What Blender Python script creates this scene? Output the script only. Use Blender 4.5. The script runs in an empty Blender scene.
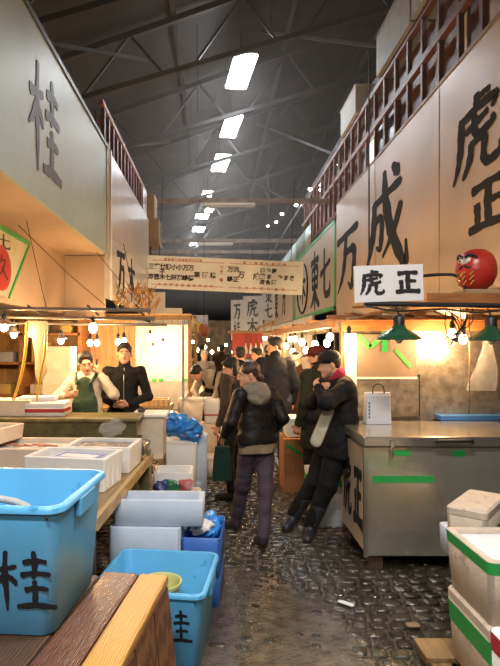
import bpy, math, random
import numpy as np
from mathutils import Vector, Matrix, Euler
random.seed(7); np.random.seed(7)
PI = math.pi
S = bpy.context.scene
COL = S.collection

# ------------------------------------------------------------- camera, world, lights, exposure
EYE = 1.70; FOC = 540.0; VX = 218.0; VY = 343.0      # focal length in pixels; where the aisle converges
cd = bpy.data.cameras.new('camera'); cam = bpy.data.objects.new('camera', cd); COL.objects.link(cam)
cam.location = (0, 0, EYE); cam.rotation_euler = (PI/2, 0, 0)
cd.sensor_fit = 'VERTICAL'; cd.sensor_height = 24.0; cd.lens = FOC/666*24.0
cd.shift_x = (250-VX)/666.0; cd.shift_y = (VY-333)/666.0
cd.clip_end = 200
S.camera = cam
S.view_settings.view_transform = 'Standard'; S.view_settings.look = 'None'
S.view_settings.gamma = 1; S.view_settings.use_curve_mapping = False
S.view_settings.exposure = 0.62
S.cycles.use_denoising = True
S.cycles.max_bounces = 7; S.cycles.diffuse_bounces = 3; S.cycles.glossy_bounces = 3
S.cycles.transparent_max_bounces = 12; S.cycles.caustics_reflective = False; S.cycles.caustics_refractive = False
S.cycles.sample_clamp_indirect = 6
w = bpy.data.worlds.new('night_hall'); S.world = w; w.use_nodes = True
w.node_tree.nodes['Background'].inputs[0].default_value = (.55, .6, .7, 1)
w.node_tree.nodes['Background'].inputs[1].default_value = .05

WARM = (1.0, .60, .27); WHITE = (1.0, .94, .86); COOL = (.95, .96, 1.0)
def light(name, loc, power, color=WARM, kind='POINT', size=.05, target=None, spot=None, parent=None, shape=None):
    l = bpy.data.lights.new(name, kind); l.energy = power; l.color = color
    if kind == 'POINT': l.shadow_soft_size = size
    if kind == 'SPOT': l.shadow_soft_size = size; l.spot_size = spot or 2.2; l.spot_blend = .6
    if kind == 'AREA':
        l.size = size
        if shape: l.shape = 'RECTANGLE'; l.size, l.size_y = shape
    o = bpy.data.objects.new(name, l); COL.objects.link(o); o.location = loc
    if target is not None:
        o.rotation_euler = (Vector(target)-Vector(loc)).to_track_quat('-Z', 'Y').to_euler()
    if parent: o.parent = parent
    return o
# added tube lamps, unseen over the photographer, to light the foreground (fittings built below)
ADDED_TUBES = [(-.5, .2, 3.5), (.9, 1.9, 4.3), (0.3, -2.2, 3.8)]
light('tube_light', (-.5, .2, 3.42), 75, WHITE, 'AREA', shape=(1.2, .12))
light('tube_light', (.9, 1.9, 4.22), 75, WHITE, 'AREA', shape=(1.2, .12))
light('tube_light', (.3, -2.2, 3.72), 60, WHITE, 'AREA', shape=(1.2, .12))
# skylights, built as a long row of lamps: X, Y, height, width, length
ROOF_Z = 8.0
ROOF = [(.52, 12.35, .50, 1.6, 100), (.37, 15.45, .45, 1.6, 80), (.10, 18.6, .5, 1.7, 70), (-.44, 22.4, .4, .7, 20), (-.50, 23.6, .6, .6, 25),
        (-.42, 25.2, .35, .5, 20), (-.78, 26.4, .6, .8, 30), (-1.06, 29.4, .6, 1.0, 30), (-1.5, 34, .5, .8, 20)]
def roof_z(x): return 8.75 + .35*x
for (x, y, a, b, pw) in ROOF:
    light('roof_lamp_light', (x, y, ROOF_Z-.22), pw*.3, COOL, 'POINT', size=.2)

def W(px, py, Y):                                    # the point at distance Y that the photo shows at (px, py)
    return Vector(((px-VX)*Y/FOC, Y, EYE-(py-VY)*Y/FOC))

# ------------------------------------------------------------- materials
MATS = {}
def mat(name, col, rough=.6, metal=0., var=.12, scale=6., bump=0., bscale=60., col2=None, emit=None, es=0., trans=0., alpha=1., stretch=None,
        spec=.5, wood=False, coat=0., spots=None, bdist=.01):
    if name in MATS: return MATS[name]
    m = bpy.data.materials.new(name); m.use_nodes = True; nt = m.node_tree; N = nt.nodes; L = nt.links
    b = N['Principled BSDF']
    b.inputs['Roughness'].default_value = rough; b.inputs['Metallic'].default_value = metal
    b.inputs['Specular IOR Level'].default_value = spec
    b.inputs['Transmission Weight'].default_value = trans; b.inputs['Alpha'].default_value = alpha
    b.inputs['Coat Weight'].default_value = coat; b.inputs['Coat Roughness'].default_value = .12
    tc = N.new('ShaderNodeTexCoord'); mp = N.new('ShaderNodeMapping'); L.new(tc.outputs['Object'], mp.inputs['Vector'])
    if stretch: mp.inputs['Scale'].default_value = stretch
    c2 = col2 or tuple(max(0, c*(1-var*2.2)) for c in col)
    nz = N.new('ShaderNodeTexNoise'); nz.inputs['Scale'].default_value = scale; nz.inputs['Detail'].default_value = 6
    L.new(mp.outputs[0], nz.inputs['Vector'])
    src = nz.outputs['Fac']
    if wood:
        wv = N.new('ShaderNodeTexWave'); wv.inputs['Scale'].default_value = scale*.8; wv.inputs['Distortion'].default_value = 6
        wv.inputs['Detail'].default_value = 4; wv.inputs['Detail Scale'].default_value = 1.2
        L.new(mp.outputs[0], wv.inputs['Vector']); src = wv.outputs['Fac']
    cr = N.new('ShaderNodeValToRGB'); cr.color_ramp.elements[0].position = .3; cr.color_ramp.elements[1].position = .7
    cr.color_ramp.elements[0].color = (*c2, 1); cr.color_ramp.elements[1].color = (*col, 1)
    L.new(src, cr.inputs[0]); out = cr.outputs[0]
    if spots:
        sc, th, scol = spots
        n2 = N.new('ShaderNodeTexNoise'); n2.inputs['Scale'].default_value = sc; n2.inputs['Detail'].default_value = 5
        L.new(tc.outputs['Object'], n2.inputs['Vector'])
        r2 = N.new('ShaderNodeValToRGB'); r2.color_ramp.elements[0].position = th; r2.color_ramp.elements[1].position = th+.08
        L.new(n2.outputs['Fac'], r2.inputs[0])
        mx = N.new('ShaderNodeMixRGB'); L.new(r2.outputs[0], mx.inputs[0]); L.new(out, mx.inputs[1]); mx.inputs[2].default_value = (*scol, 1)
        out = mx.outputs[0]
    L.new(out, b.inputs['Base Color'])
    if bump:
        bz = N.new('ShaderNodeTexNoise'); bz.inputs['Scale'].default_value = bscale; bz.inputs['Detail'].default_value = 4
        L.new(mp.outputs[0], bz.inputs['Vector'])
        bp = N.new('ShaderNodeBump'); bp.inputs['Strength'].default_value = bump; bp.inputs['Distance'].default_value = bdist
        L.new(bz.outputs['Fac'], bp.inputs['Height']); L.new(bp.outputs[0], b.inputs['Normal'])
    if emit:
        b.inputs['Emission Color'].default_value = (*emit, 1); b.inputs['Emission Strength'].default_value = es
    MATS[name] = m; return m

STY = mat('styrofoam', (.80, .80, .79), .75, var=.04, bump=.25, bscale=150)
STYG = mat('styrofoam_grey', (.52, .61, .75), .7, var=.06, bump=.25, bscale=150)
STYW = mat('styrofoam_cream', (.78, .66, .52), .75, var=.08, scale=9, bump=.3, bscale=120)
STYD = mat('styrofoam_dirty', (.62, .52, .43), .75, var=.1, scale=9, bump=.35, bscale=90, spots=(14, .6, (.42, .30, .22)))
BLUE = mat('blue_plastic', (.12, .46, .82), .32, var=.06, scale=5, bump=.08, bscale=12, spots=(9, .66, (.03, .24, .5)), spec=.6)
BLUED = mat('blue_plastic_deep', (.05, .16, .55), .35, var=.1)
BAGB = mat('blue_bag_film', (.02, .27, .85), .18, var=.15, scale=14, bump=.6, bscale=22, spec=.8)
GREENT = mat('green_tape', (.03, .42, .09), .35, var=.1)
REDT = mat('red_tape', (.5, .04, .05), .4)
YWOOD = mat('yellow_wood', (.62, .36, .10), .35, scale=9, wood=True, col2=(.42, .20, .045), stretch=(5, .8, 3), bump=.2, bscale=30, coat=.3)
WETWOOD = mat('wet_brown_wood', (.20, .085, .045), .25, scale=10, wood=True, col2=(.08, .03, .02), stretch=(6, 1, 4), bump=1.0, bscale=16, coat=1.0)
DKWOOD = mat('dark_wood', (.10, .055, .03), .45, wood=True, scale=8, col2=(.05, .028, .018), stretch=(4, 1, 4), bump=.3)
TWOOD = mat('table_wood', (.34, .22, .10), .5, scale=5, col2=(.18, .11, .05), stretch=(7, .8, 7), bump=.3, bscale=20)
MOSS = mat('mossy_wood', (.24, .19, .08), .4, var=.3, scale=12, col2=(.09, .08, .035), bump=.6, bscale=30, spots=(7, .55, (.10, .15, .03)))
ORWOOD = mat('orange_wood', (.45, .19, .06), .5, scale=6, col2=(.27, .10, .03), stretch=(1, 6, 6), bump=.2, bscale=20)
BROWN = mat('brown_slats', (.20, .06, .028), .5, var=.2, scale=6)
CARD = mat('cardboard', (.42, .29, .17), .8, var=.08)
STEEL = mat('stainless', (.74, .72, .66), .22, metal=.9, var=.12, scale=3, bump=.05, bscale=4, bdist=.03)
STEELW = mat('stainless_front', (.76, .75, .62), .2, metal=.8, var=.1, scale=3, bump=.12, bscale=2.2, bdist=.06)
GALV = mat('galvanised_sheet', (.66, .60, .52), .32, metal=.85, var=.22, scale=16, bump=.08, bscale=20, spots=(10, .62, (.42, .33, .25)))
DARKM = mat('dark_metal', (.05, .05, .055), .45, metal=.6)
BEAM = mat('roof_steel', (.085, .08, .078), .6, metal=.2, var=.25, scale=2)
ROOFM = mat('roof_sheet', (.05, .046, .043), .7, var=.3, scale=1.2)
RUSTB = mat('rusty_beam', (.33, .26, .21), .6, var=.25)
INK = mat('ink', (.012, .012, .016), .5, var=0)
INKL = mat('faded_ink', (.085, .08, .085), .5, var=.1)
RED = mat('red_paint', (.50, .03, .02), .3, var=.08)
GOLD = mat('gold_paint', (.55, .30, .08), .4)
GREENE = mat('green_enamel', (.012, .085, .04), .25, var=.1, spec=.7)
WHT = mat('white_enamel', (.75, .74, .70), .35, var=.03)
PAPER = mat('white_paper', (.72, .74, .80), .7, var=.02)
BULB = mat('bulb_glass', (1, .8, .5), .3, var=0, emit=(1, .72, .38), es=28)
TUBEM = mat('tube_glass', (1, 1, 1), .3, var=0, emit=(.95, .98, 1), es=9)
TUBEO = mat('unlit_tube', (.7, .72, .72), .4, var=.02)
ROOFL = mat('roof_lamp_diffuser', (1, 1, 1), .3, var=0, emit=(.90, .95, 1), es=34)
PANELG = mat('pale_green_board', (.36, .44, .395), .40, var=.07, scale=1.6, bump=.1, bscale=3, spots=(3, .64, (.30, .37, .29)), stretch=(1, 1, .3))
PANELW = mat('white_board', (.52, .45, .38), .3, var=.06, scale=2, bump=.06, bscale=3)
BOARDR = mat('cream_signboard', (.50, .365, .235), .36, var=.08, scale=1.3, bump=.1, bscale=1.7, bdist=.04)
PINKW = mat('pinkish_board', (.50, .36, .25), .6, var=.06, scale=2)
FILM = mat('clear_film', (.9, .9, .92), .12, var=0, alpha=.12, bump=.8, bscale=18, spec=.9)
YHOSE = mat('yellow_hose', (.65, .42, .06), .4)
BLACKP = mat('black_plastic', (.02, .02, .022), .4)
SKIN = mat('skin', (.62, .33, .21), .5, var=.06, scale=10)
LIP = mat('lip', (.42, .14, .11), .5, var=0)
HAIRB = mat('black_hair', (.014, .011, .010), .65, var=.3, scale=40, bump=.5, bscale=90)
HAIRBR = mat('brown_hair', (.07, .032, .018), .42, var=.3, scale=40, bump=.5, bscale=90)
FISH = mat('fish_flesh', (.70, .28, .18), .3, var=.2, scale=20)
ICE = mat('crushed_ice', (.78, .82, .86), .15, var=.1, scale=60, bump=.9, bscale=80)

# ------------------------------------------------------------- mesh helpers
class MB:
    def __init__(s): s.v = []; s.f = []; s.m = []; s.cur = 0
    def add(s, vs, fs):
        o = len(s.v); s.v += [tuple(v) for v in vs]; s.f += [tuple(i+o for i in f) for f in fs]; s.m += [s.cur]*len(fs); return s
    def box(s, c, d, rz=0, R=None):
        x, y, z = (d[0]/2, d[1]/2, d[2]/2); M3 = (R if R is not None else Matrix.Rotation(rz, 3, 'Z')); c = Vector(c)
        vs = [c+M3@Vector(p) for p in ((-x,-y,-z),(x,-y,-z),(x,y,-z),(-x,y,-z),(-x,-y,z),(x,-y,z),(x,y,z),(-x,y,z))]
        return s.add(vs, [(3,2,1,0),(4,5,6,7),(0,1,5,4),(1,2,6,5),(2,3,7,6),(3,0,4,7)])
    def bb(s, x0, x1, y0, y1, z0, z1): return s.box(((x0+x1)/2, (y0+y1)/2, (z0+z1)/2), (x1-x0, y1-y0, z1-z0))
    def bar(s, p, q, w, h):
        p = Vector(p); q = Vector(q); d = q-p; L = d.length; R = d.to_track_quat('Y', 'Z').to_matrix()
        return s.box((p+q)/2, (w, L, h), R=R)
    def tube(s, pts, r, n=8, closed=False):
        pts = [Vector(p) for p in pts]; k = len(pts); rs = r if isinstance(r, (list, tuple)) else [r]*k; vs = []; fs = []; up = Vector((.13, .21, .97))
        for i, p in enumerate(pts):
            t = (pts[(i+1) % k if closed else min(i+1, k-1)]-pts[(i-1) % k if closed else max(i-1, 0)]).normalized()
            a = t.cross(up)
            if a.length < 1e-3: a = t.cross(Vector((1, 0, 0)))
            a.normalize(); b = t.cross(a)
            for j in range(n): vs.append(p+rs[i]*(math.cos(2*PI*j/n)*a+math.sin(2*PI*j/n)*b))
        for i in range(k if closed else k-1):
            for j in range(n):
                i2 = (i+1) % k
                fs.append((i*n+j, i2*n+j, i2*n+(j+1) % n, i*n+(j+1) % n))
        if not closed: fs += [tuple(range(n)), tuple(reversed(range((k-1)*n, k*n)))]
        return s.add(vs, fs)
    def lathe(s, prof, c=(0,0,0), n=24, R=None):
        vs = []; fs = []; c = Vector(c); R = R or Matrix.Identity(3)
        for (r, z) in prof:
            for j in range(n): vs.append(c+R@Vector((r*math.cos(2*PI*j/n), r*math.sin(2*PI*j/n), z)))
        for i in range(len(prof)-1):
            for j in range(n): fs.append((i*n+j, i*n+(j+1) % n, (i+1)*n+(j+1) % n, (i+1)*n+j))
        fs.append(tuple(reversed(range(n)))); fs.append(tuple(range((len(prof)-1)*n, len(prof)*n)))
        return s.add(vs, fs)
    def ball(s, c, r, n=14, R=None):
        if not isinstance(r, (tuple, list)): r = (r, r, r)
        vs = []; fs = []; c = Vector(c); R = R or Matrix.Identity(3); h = max(4, n//2)
        for i in range(1, h):
            for j in range(n):
                a = PI*i/h; b = 2*PI*j/n
                vs.append(c+R@Vector((r[0]*math.sin(a)*math.cos(b), r[1]*math.sin(a)*math.sin(b), r[2]*math.cos(a))))
        for i in range(h-2):
            for j in range(n): fs.append((i*n+j, (i+1)*n+j, (i+1)*n+(j+1) % n, i*n+(j+1) % n))
        t = len(vs); vs += [c+R@Vector((0, 0, r[2])), c-R@Vector((0, 0, r[2]))]
        for j in range(n):
            fs.append((t, j, (j+1) % n)); fs.append((t+1, (h-2)*n+(j+1) % n, (h-2)*n+j))
        return s.add(vs, fs)
    def loft(s, loops, cap0=True, cap1=True):
        n = len(loops[0]); vs = [p for l in loops for p in l]; fs = []
        for i in range(len(loops)-1):
            for j in range(n): fs.append((i*n+j, i*n+(j+1) % n, (i+1)*n+(j+1) % n, (i+1)*n+j))
        if cap0: fs.append(tuple(reversed(range(n))))
        if cap1: fs.append(tuple(range((len(loops)-1)*n, len(loops)*n)))
        return s.add(vs, fs)
    def build(s, name, m, parent=None, smooth=False, bevel=0, loc=None, rz=None):
        me = bpy.data.meshes.new(name); me.from_pydata(s.v, [], s.f)
        ms = m if isinstance(m, (list, tuple)) else [m]
        for x in ms: me.materials.append(x)
        if len(ms) > 1: me.polygons.foreach_set('material_index', s.m)
        if smooth: me.polygons.foreach_set('use_smooth', [True]*len(me.polygons))
        me.update()
        o = bpy.data.objects.new(name, me); COL.objects.link(o)
        if parent is not None: o.parent = parent
        if loc is not None: o.location = loc
        if rz is not None: o.rotation_euler[2] = rz
        if bevel:
            b = o.modifiers.new('bevel', 'BEVEL'); b.width = bevel; b.segments = 2; b.limit_method = 'ANGLE'; b.angle_limit = .6
        if smooth:
            try: me.set_sharp_from_angle(angle=.9)
            except Exception: pass
        return o
def tag(o, label, cat, group=None):
    o['label'] = label; o['category'] = cat
    if group: o['group'] = group
    return o
def struct(o, label=None):
    o['kind'] = 'structure'
    if label: o['label'] = label; o['category'] = 'building part'
    return o
def thing(name, label, cat, loc=(0,0,0), rz=0, group=None):
    o = bpy.data.objects.new(name, None); COL.objects.link(o); o.location = loc; o.rotation_euler = (0, 0, rz); o.empty_display_size = .1
    return tag(o, label, cat, group)
def copy_thing(o, loc, rz=None, label=None, group=None, scale=None):
    def rec(x, par):
        c = x.copy(); COL.objects.link(c)
        if par is not None: c.parent = par
        for ch in list(x.children): rec(ch, c)
        return c
    c = rec(o, None); c.location = loc
    if rz is not None: c.rotation_euler[2] = rz
    if label: c['label'] = label
    if group: c['group'] = group
    if scale: c.scale = scale if isinstance(scale, tuple) else (scale,)*3
    return c
def rrect(w, d, r, z, n=4, cx=0, cy=0):
    pts = []
    for (sx, sy, a0) in ((1, -1, -PI/2), (1, 1, 0), (-1, 1, PI/2), (-1, -1, PI)):
        for k in range(n+1):
            a = a0+PI/2*k/n
            pts.append(Vector((cx+sx*(w/2-r)+r*math.cos(a), cy+sy*(d/2-r)+r*math.sin(a), z)))
    return pts
def tub_mb(w, d, h, t=.03, taper=0., r=.02, lip=0., liph=.03, floor=None):
    """open box with rounded corners: w, d at the rim"""
    b = MB(); fl = t if floor is None else floor; wb, db = w-2*lip-2*taper, d-2*lip-2*taper
    L = [rrect(wb-.01, db-.01, r, 0), rrect(wb, db, r, .005)]
    if lip: L += [rrect(w-2*lip, d-2*lip, r, h-liph), rrect(w, d, r+lip*.6, h-liph+.002)]
    L += [rrect(w, d, r+lip*.6, h-.004), rrect(w-.008, d-.008, r+lip*.6, h)]
    wi, di = w-2*lip-2*t, d-2*lip-2*t
    ri = max(.006, r-t*.5)
    L += [rrect(wi+.006, di+.006, ri, h), rrect(wi, di, ri, h-.005), rrect(wi-2*taper, di-2*taper, ri, fl)]
    return b.loft(L)

# ------------------------------------------------------------- brush lettering
def smooth_pts(p, n=5):
    out = []
    P = [p[0]]+list(p)+[p[-1]]
    for i in range(1, len(P)-2):
        for k in range(n):
            t = k/n; a, b, c, d = (np.array(P[i-1+q], float) for q in range(4))
            out.append(.5*((2*b)+(-a+c)*t+(2*a-5*b+4*c-d)*t*t+(-a+3*b-3*c+d)*t**3))
    out.append(np.array(P[-2], float)); return out
GL = {
 '桂': [[(.02,.66,.06),(.22,.70,.05),(.40,.75,.04)], [(.24,1,.04),(.22,.6,.055),(.24,.3,.05),(.25,-.02,.02)], [(.24,.66,.05),(.12,.46,.05),(.0,.34,.02)], [(.25,.58,.05),(.36,.50,.05),(.40,.42,.03)],
      [(.52,.82,.06),(.72,.86,.05),(.88,.84,.04)], [(.68,1.02,.04),(.70,.8,.055),(.68,.56,.04)], [(.48,.60,.055),(.7,.64,.05),(.94,.62,.045)], [(.54,.34,.055),(.72,.38,.05),(.90,.36,.04)], [(.69,.50,.04),(.70,.3,.055),(.69,.08,.045)], [(.42,.04,.05),(.7,.07,.06),(1.02,.05,.05)]],
 '正': [[(.10,.86,.09),(.5,.90,.07),(.90,.88,.08)], [(.52,.88,.08),(.50,.5,.085),(.52,.12,.07)], [(.54,.52,.06),(.72,.54,.06),(.84,.52,.05)], [(.22,.58,.08),(.24,.35,.07),(.24,.12,.06)], [(.02,.08,.09),(.5,.11,.07),(.98,.08,.09)]],
 '虎': [[(.50,1.02,.05),(.50,.9,.06),(.49,.80,.05)], [(.52,.93,.05),(.66,.95,.04),(.76,.93,.04)], [(.14,.78,.07),(.5,.82,.055),(.86,.80,.06),(.80,.68,.03)], [(.18,.80,.07),(.16,.45,.07),(.10,.2,.05),(.0,.0,.02)], [(.28,.60,.05),(.50,.64,.05),(.72,.68,.04)], [(.46,.76,.05),(.46,.56,.055),(.55,.47,.055),(.80,.50,.05),(.80,.58,.03)], [(.40,.42,.055),(.36,.2,.06),(.22,.0,.03)], [(.38,.39,.05),(.52,.41,.05),(.66,.38,.055),(.64,.14,.055),(.74,.04,.06),(.94,.08,.05),(.94,.20,.025)]],
 '成': [[(.22,.72,.05),(.5,.77,.05),(.86,.82,.05)], [(.24,.74,.06),(.22,.45,.075),(.14,.2,.06),(.02,-.02,.02)], [(.24,.50,.05),(.42,.53,.05),(.42,.3,.055),(.38,.16,.04),(.29,.2,.02)], [(.50,1.05,.04),(.53,.7,.08),(.64,.35,.085),(.84,.02,.07),(.96,-.08,.05),(.96,.15,.02)], [(.86,.58,.05),(.70,.30,.05),(.46,.06,.02)], [(.68,1.06,.03),(.77,.97,.07),(.82,.9,.03)]],
 '万': [[(.04,.84,.07),(.5,.88,.06),(.96,.90,.07)], [(.46,.86,.08),(.42,.55,.09),(.30,.25,.07),(.06,.0,.02)], [(.42,.58,.06),(.62,.61,.06),(.82,.58,.09),(.80,.3,.09),(.72,.04,.07),(.56,.12,.02)]],
 '東': [[(.1,.84,.06),(.5,.87,.05),(.9,.86,.06)], [(.22,.70,.06),(.23,.5,.05),(.25,.34,.05)], [(.22,.70,.05),(.5,.73,.05),(.80,.70,.06),(.76,.34,.05)], [(.26,.53,.04),(.74,.54,.04)], [(.26,.37,.045),(.74,.38,.045)], [(.50,1.03,.05),(.51,.5,.065),(.50,-.03,.04)], [(.48,.34,.06),(.3,.14,.06),(.04,.02,.02)], [(.52,.34,.05),(.7,.14,.075),(.98,.02,.05)]],
 '七': [[(.04,.52,.07),(.5,.62,.06),(.96,.70,.05)], [(.42,1.0,.06),(.42,.4,.09),(.46,.12,.08),(.7,.06,.08),(.92,.12,.08),(.94,.3,.03)]],
 '久': [[(.42,1,.05),(.34,.75,.06),(.12,.5,.03)], [(.36,.78,.05),(.7,.80,.06),(.6,.5,.06),(.35,.2,.05),(.04,0,.02)], [(.48,.5,.05),(.7,.22,.07),(.98,.02,.07)]],
 '木': [[(.06,.7,.06),(.5,.73,.05),(.94,.72,.06)], [(.5,1,.05),(.5,.5,.07),(.5,0,.05)], [(.48,.68,.06),(.3,.4,.05),(.02,.2,.02)], [(.52,.66,.05),(.72,.38,.07),(.98,.22,.05)]],
}
def glyph_mb(b, ch, o, u, v, n, th=.003, bold=1.):
    """ch: key of GL; o lower-left corner; u, v edge vectors of the character's box; n outward normal"""
    o = Vector(o); u = Vector(u); v = Vector(v); n = Vector(n).normalized()
    for si, st in enumerate(GL[ch]):
        P = smooth_pts(st); k = len(P); L = []; Rr = []
        for i in range(k):
            t = P[min(i+1, k-1)][:2]-P[max(i-1, 0)][:2]; ln = np.hypot(*t) or 1; t = t/ln; q = np.array((-t[1], t[0]))
            wv = P[i][2]*bold*(1+.12*math.sin(i*1.7+si))
            L.append(P[i][:2]+q*wv); Rr.append(P[i][:2]-q*wv)
        e0 = P[0][:2]-(P[1][:2]-P[0][:2])*.5; e1 = P[-1][:2]+(P[-1][:2]-P[-2][:2])*.6
        off = th+si*.0002
        def W3(p, h): return o+u*float(p[0])+v*float(p[1])+n*h
        vs = []; fs = []
        for i in range(k): vs += [W3(L[i], off), W3(Rr[i], off), W3(L[i], 0), W3(Rr[i], 0)]
        for i in range(k-1):
            a = 4*i; c = 4*(i+1)
            fs += [(a, a+1, c+1, c), (a, c, c+2, a+2), (a+1, a+3, c+3, c+1)]
        z = len(vs); vs += [W3(e0, off), W3(e0, 0), W3(e1, off), W3(e1, 0)]; e = 4*(k-1)
        fs += [(z, 1, 0), (z, 0, 2, z+1), (z, z+1, 3, 1), (z+2, e, e+1), (z+2, z+3, e+2, e), (z+2, e+1, e+3, z+3)]
        b.add(vs, fs)
    return b
def text_mesh(name, body, size, m, parent, loc, rot, extrude=.002, sx=1., offset=0.):
    cu = bpy.data.curves.new(name, 'FONT'); cu.body = body; cu.size = size; cu.extrude = extrude; cu.offset = offset
    cu.align_x = 'CENTER'; cu.align_y = 'CENTER'
    t = bpy.data.objects.new(name, cu); COL.objects.link(t)
    dg = bpy.context.evaluated_depsgraph_get(); me = bpy.data.meshes.new_from_object(t.evaluated_get(dg))
    bpy.data.objects.remove(t)
    o = bpy.data.objects.new(name, me); COL.objects.link(o); me.materials.clear(); me.materials.append(m)
    o.parent = parent; o.location = loc; o.rotation_euler = rot; o.scale = (sx, 1, 1)
    return o

# ------------------------------------------------------------- signed distance modelling (people, bags)
def _bounds(pr):
    return np.min([p['lo'] for p in pr], 0), np.max([p['hi'] for p in pr], 0)
def cap(a, ra, b, rb, flat=None):
    a = np.array(a, float); b = np.array(b, float); r = max(ra, rb)
    return dict(t='c', a=a, b=b, ra=ra, rb=rb, flat=flat, lo=np.minimum(a, b)-r, hi=np.maximum(a, b)+r)
def ell(c, r, R=None):
    c = np.array(c, float); r = np.array(r, float); m = r.max()
    return dict(t='e', c=c, r=r, R=None if R is None else np.array(R), lo=c-m, hi=c+m)
def cut(p): p['neg'] = True; return p
def half(pt, n, r=.34):                              # cuts away what lies beyond a plane, near a point
    pt = np.array(pt, float); n = np.array(n, float)
    return dict(t='h', c=pt, n=n, neg=True, lo=pt-r+n*r*.7, hi=pt+r+n*r*.7)
def sdf_eval(p, X):
    if p['t'] == 'c':
        a, b = p['a'], p['b']; q = X-a; ba = b-a; L2 = max(1e-9, ba@ba)
        t = np.clip((q@ba)/L2, 0, 1); d = q-t[..., None]*ba
        if p['flat'] is not None:
            n, s = p['flat']; n = np.array(n, float); n = n/np.linalg.norm(n)
            k = d@n; d = d+(k*(1/s-1))[..., None]*n
            r = p['ra']+(p['rb']-p['ra'])*t; dn = np.sqrt((d*d).sum(-1)); return (dn-r)*(.5+.5*s)
        return np.sqrt((d*d).sum(-1))-(p['ra']+(p['rb']-p['ra'])*t)
    if p['t'] == 'h': return -((X-p['c'])@p['n'])
    q = X-p['c']
    if p['R'] is not None: q = q@p['R']
    k0 = np.sqrt(((q/p['r'])**2).sum(-1)); k1 = np.sqrt(((q/p['r']**2)**2).sum(-1))+1e-9
    return k0*(k0-1)/k1
def sdf_mesh(prims, h=.01, k=.02, noise=0., nscale=12., seed=0):
    pos = [p for p in prims if not p.get('neg')]
    lo, hi = _bounds(pos); lo = lo-.04; hi = hi+.04
    n = np.ceil((hi-lo)/h).astype(int)+1
    ax = [lo[i]+h*np.arange(n[i]) for i in range(3)]
    F = np.full(n, 1.0, np.float32)
    for p in prims:
        mg = k+.045; a = np.clip(((p['lo']-mg-lo)/h).astype(int), 0, n); c = np.clip(((p['hi']+mg-lo)/h).astype(int)+2, 0, n)
        if (c <= a).any(): continue
        X = np.stack(np.meshgrid(ax[0][a[0]:c[0]], ax[1][a[1]:c[1]], ax[2][a[2]:c[2]], indexing='ij'), -1)
        d = sdf_eval(p, X); sl = (slice(a[0], c[0]), slice(a[1], c[1]), slice(a[2], c[2])); f = F[sl]
        if p.get('neg'): F[sl] = np.maximum(f, -d)
        else:
            kk = p.get('k', k); hh = np.clip(.5+.5*(f-d)/kk, 0, 1); F[sl] = f*(1-hh)+d*hh-kk*hh*(1-hh)
    if noise:
        X = np.stack(np.meshgrid(*ax, indexing='ij'), -1); s = nscale
        w = np.sin(X[..., 0]*s+2.3*np.sin(X[..., 2]*s*.9+seed))+np.sin(X[..., 1]*s*1.1+1.7*np.sin(X[..., 2]*s*1.4+seed*2)+seed)+.8*np.sin(X[..., 2]*s*1.9+2*np.sin(X[..., 0]*s*.8+X[..., 1]*s))
        F = F+(noise*w/2.8).astype(np.float32)
    I = F < 0
    nx, ny, nz = n
    cx, cy, cz = nx-1, ny-1, nz-1
    acc = np.zeros((cx, cy, cz, 3), np.float32); cnt = np.zeros((cx, cy, cz), np.float32)
    offs = [(0, 0), (1, 0), (0, 1), (1, 1)]
    for axis in range(3):
        o1, o2 = [i for i in range(3) if i != axis]
        for (p1, p2) in offs:
            st = [0, 0, 0]; st[o1] = p1; st[o2] = p2
            en = [st[0]+cx, st[1]+cy, st[2]+cz]
            s0 = tuple(slice(st[i], en[i]) for i in range(3))
            st2 = list(st); st2[axis] += 1; s1 = tuple(slice(st2[i], st2[i]+(cx, cy, cz)[i]) for i in range(3))
            f0, f1 = F[s0], F[s1]; m = (f0 < 0) != (f1 < 0)
            t = np.where(m, f0/np.where(m, f0-f1, 1), 0)
            pt = np.zeros((cx, cy, cz, 3), np.float32); pt[..., axis] = t; pt[..., o1] = p1; pt[..., o2] = p2
            acc += pt*m[..., None]; cnt += m
    act = cnt > 0; idx = np.full((cx, cy, cz), -1, int); ids = np.argwhere(act); idx[act] = np.arange(len(ids))
    V = (ids+acc[act]/cnt[act][:, None])*h+lo
    faces = []
    for axis in range(3):
        o1, o2 = (axis+1) % 3, (axis+2) % 3
        A = [slice(1, -1)]*3; A[axis] = slice(0, -1); Bs = list(A); Bs[axis] = slice(1, None)
        f0 = I[tuple(A)]; f1 = I[tuple(Bs)]; m = f0 != f1; e = np.argwhere(m); fl = f0[m]
        base = e.copy(); base[:, o1] += 1; base[:, o2] += 1
        q = []
        for (a, b) in ((0, 0), (-1, 0), (-1, -1), (0, -1)):
            c = base.copy(); c[:, o1] += a; c[:, o2] += b; q.append(idx[c[:, 0], c[:, 1], c[:, 2]])
        q = np.stack(q, 1); q[~fl] = q[~fl][:, ::-1]; faces.append(q)
    Fc = np.concatenate(faces); Fc = Fc[(Fc >= 0).all(1)]
    return V, Fc
def sdf_obj(name, prims, m, parent, h=.01, k=.02, noise=0., nscale=12., seed=0, extra=None, extra_mats=(), loc=None):
    V, Fc = sdf_mesh(prims, h, k, noise, nscale, seed)
    vs = V.tolist(); fs = Fc.tolist(); mi = [0]*len(fs)
    if extra is not None:
        o = len(vs); vs += [list(v) for v in extra.v]; fs += [[i+o for i in f] for f in extra.f]; mi += [x+1 for x in extra.m]
    me = bpy.data.meshes.new(name); me.from_pydata(vs, [], fs)
    for x in [m]+list(extra_mats): me.materials.append(x)
    me.polygons.foreach_set('material_index', mi); me.polygons.foreach_set('use_smooth', [True]*len(fs)); me.update()
    ob = bpy.data.objects.new(name, me); COL.objects.link(ob); ob.parent = parent
    if loc is not None: ob.location = loc
    return ob

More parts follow.
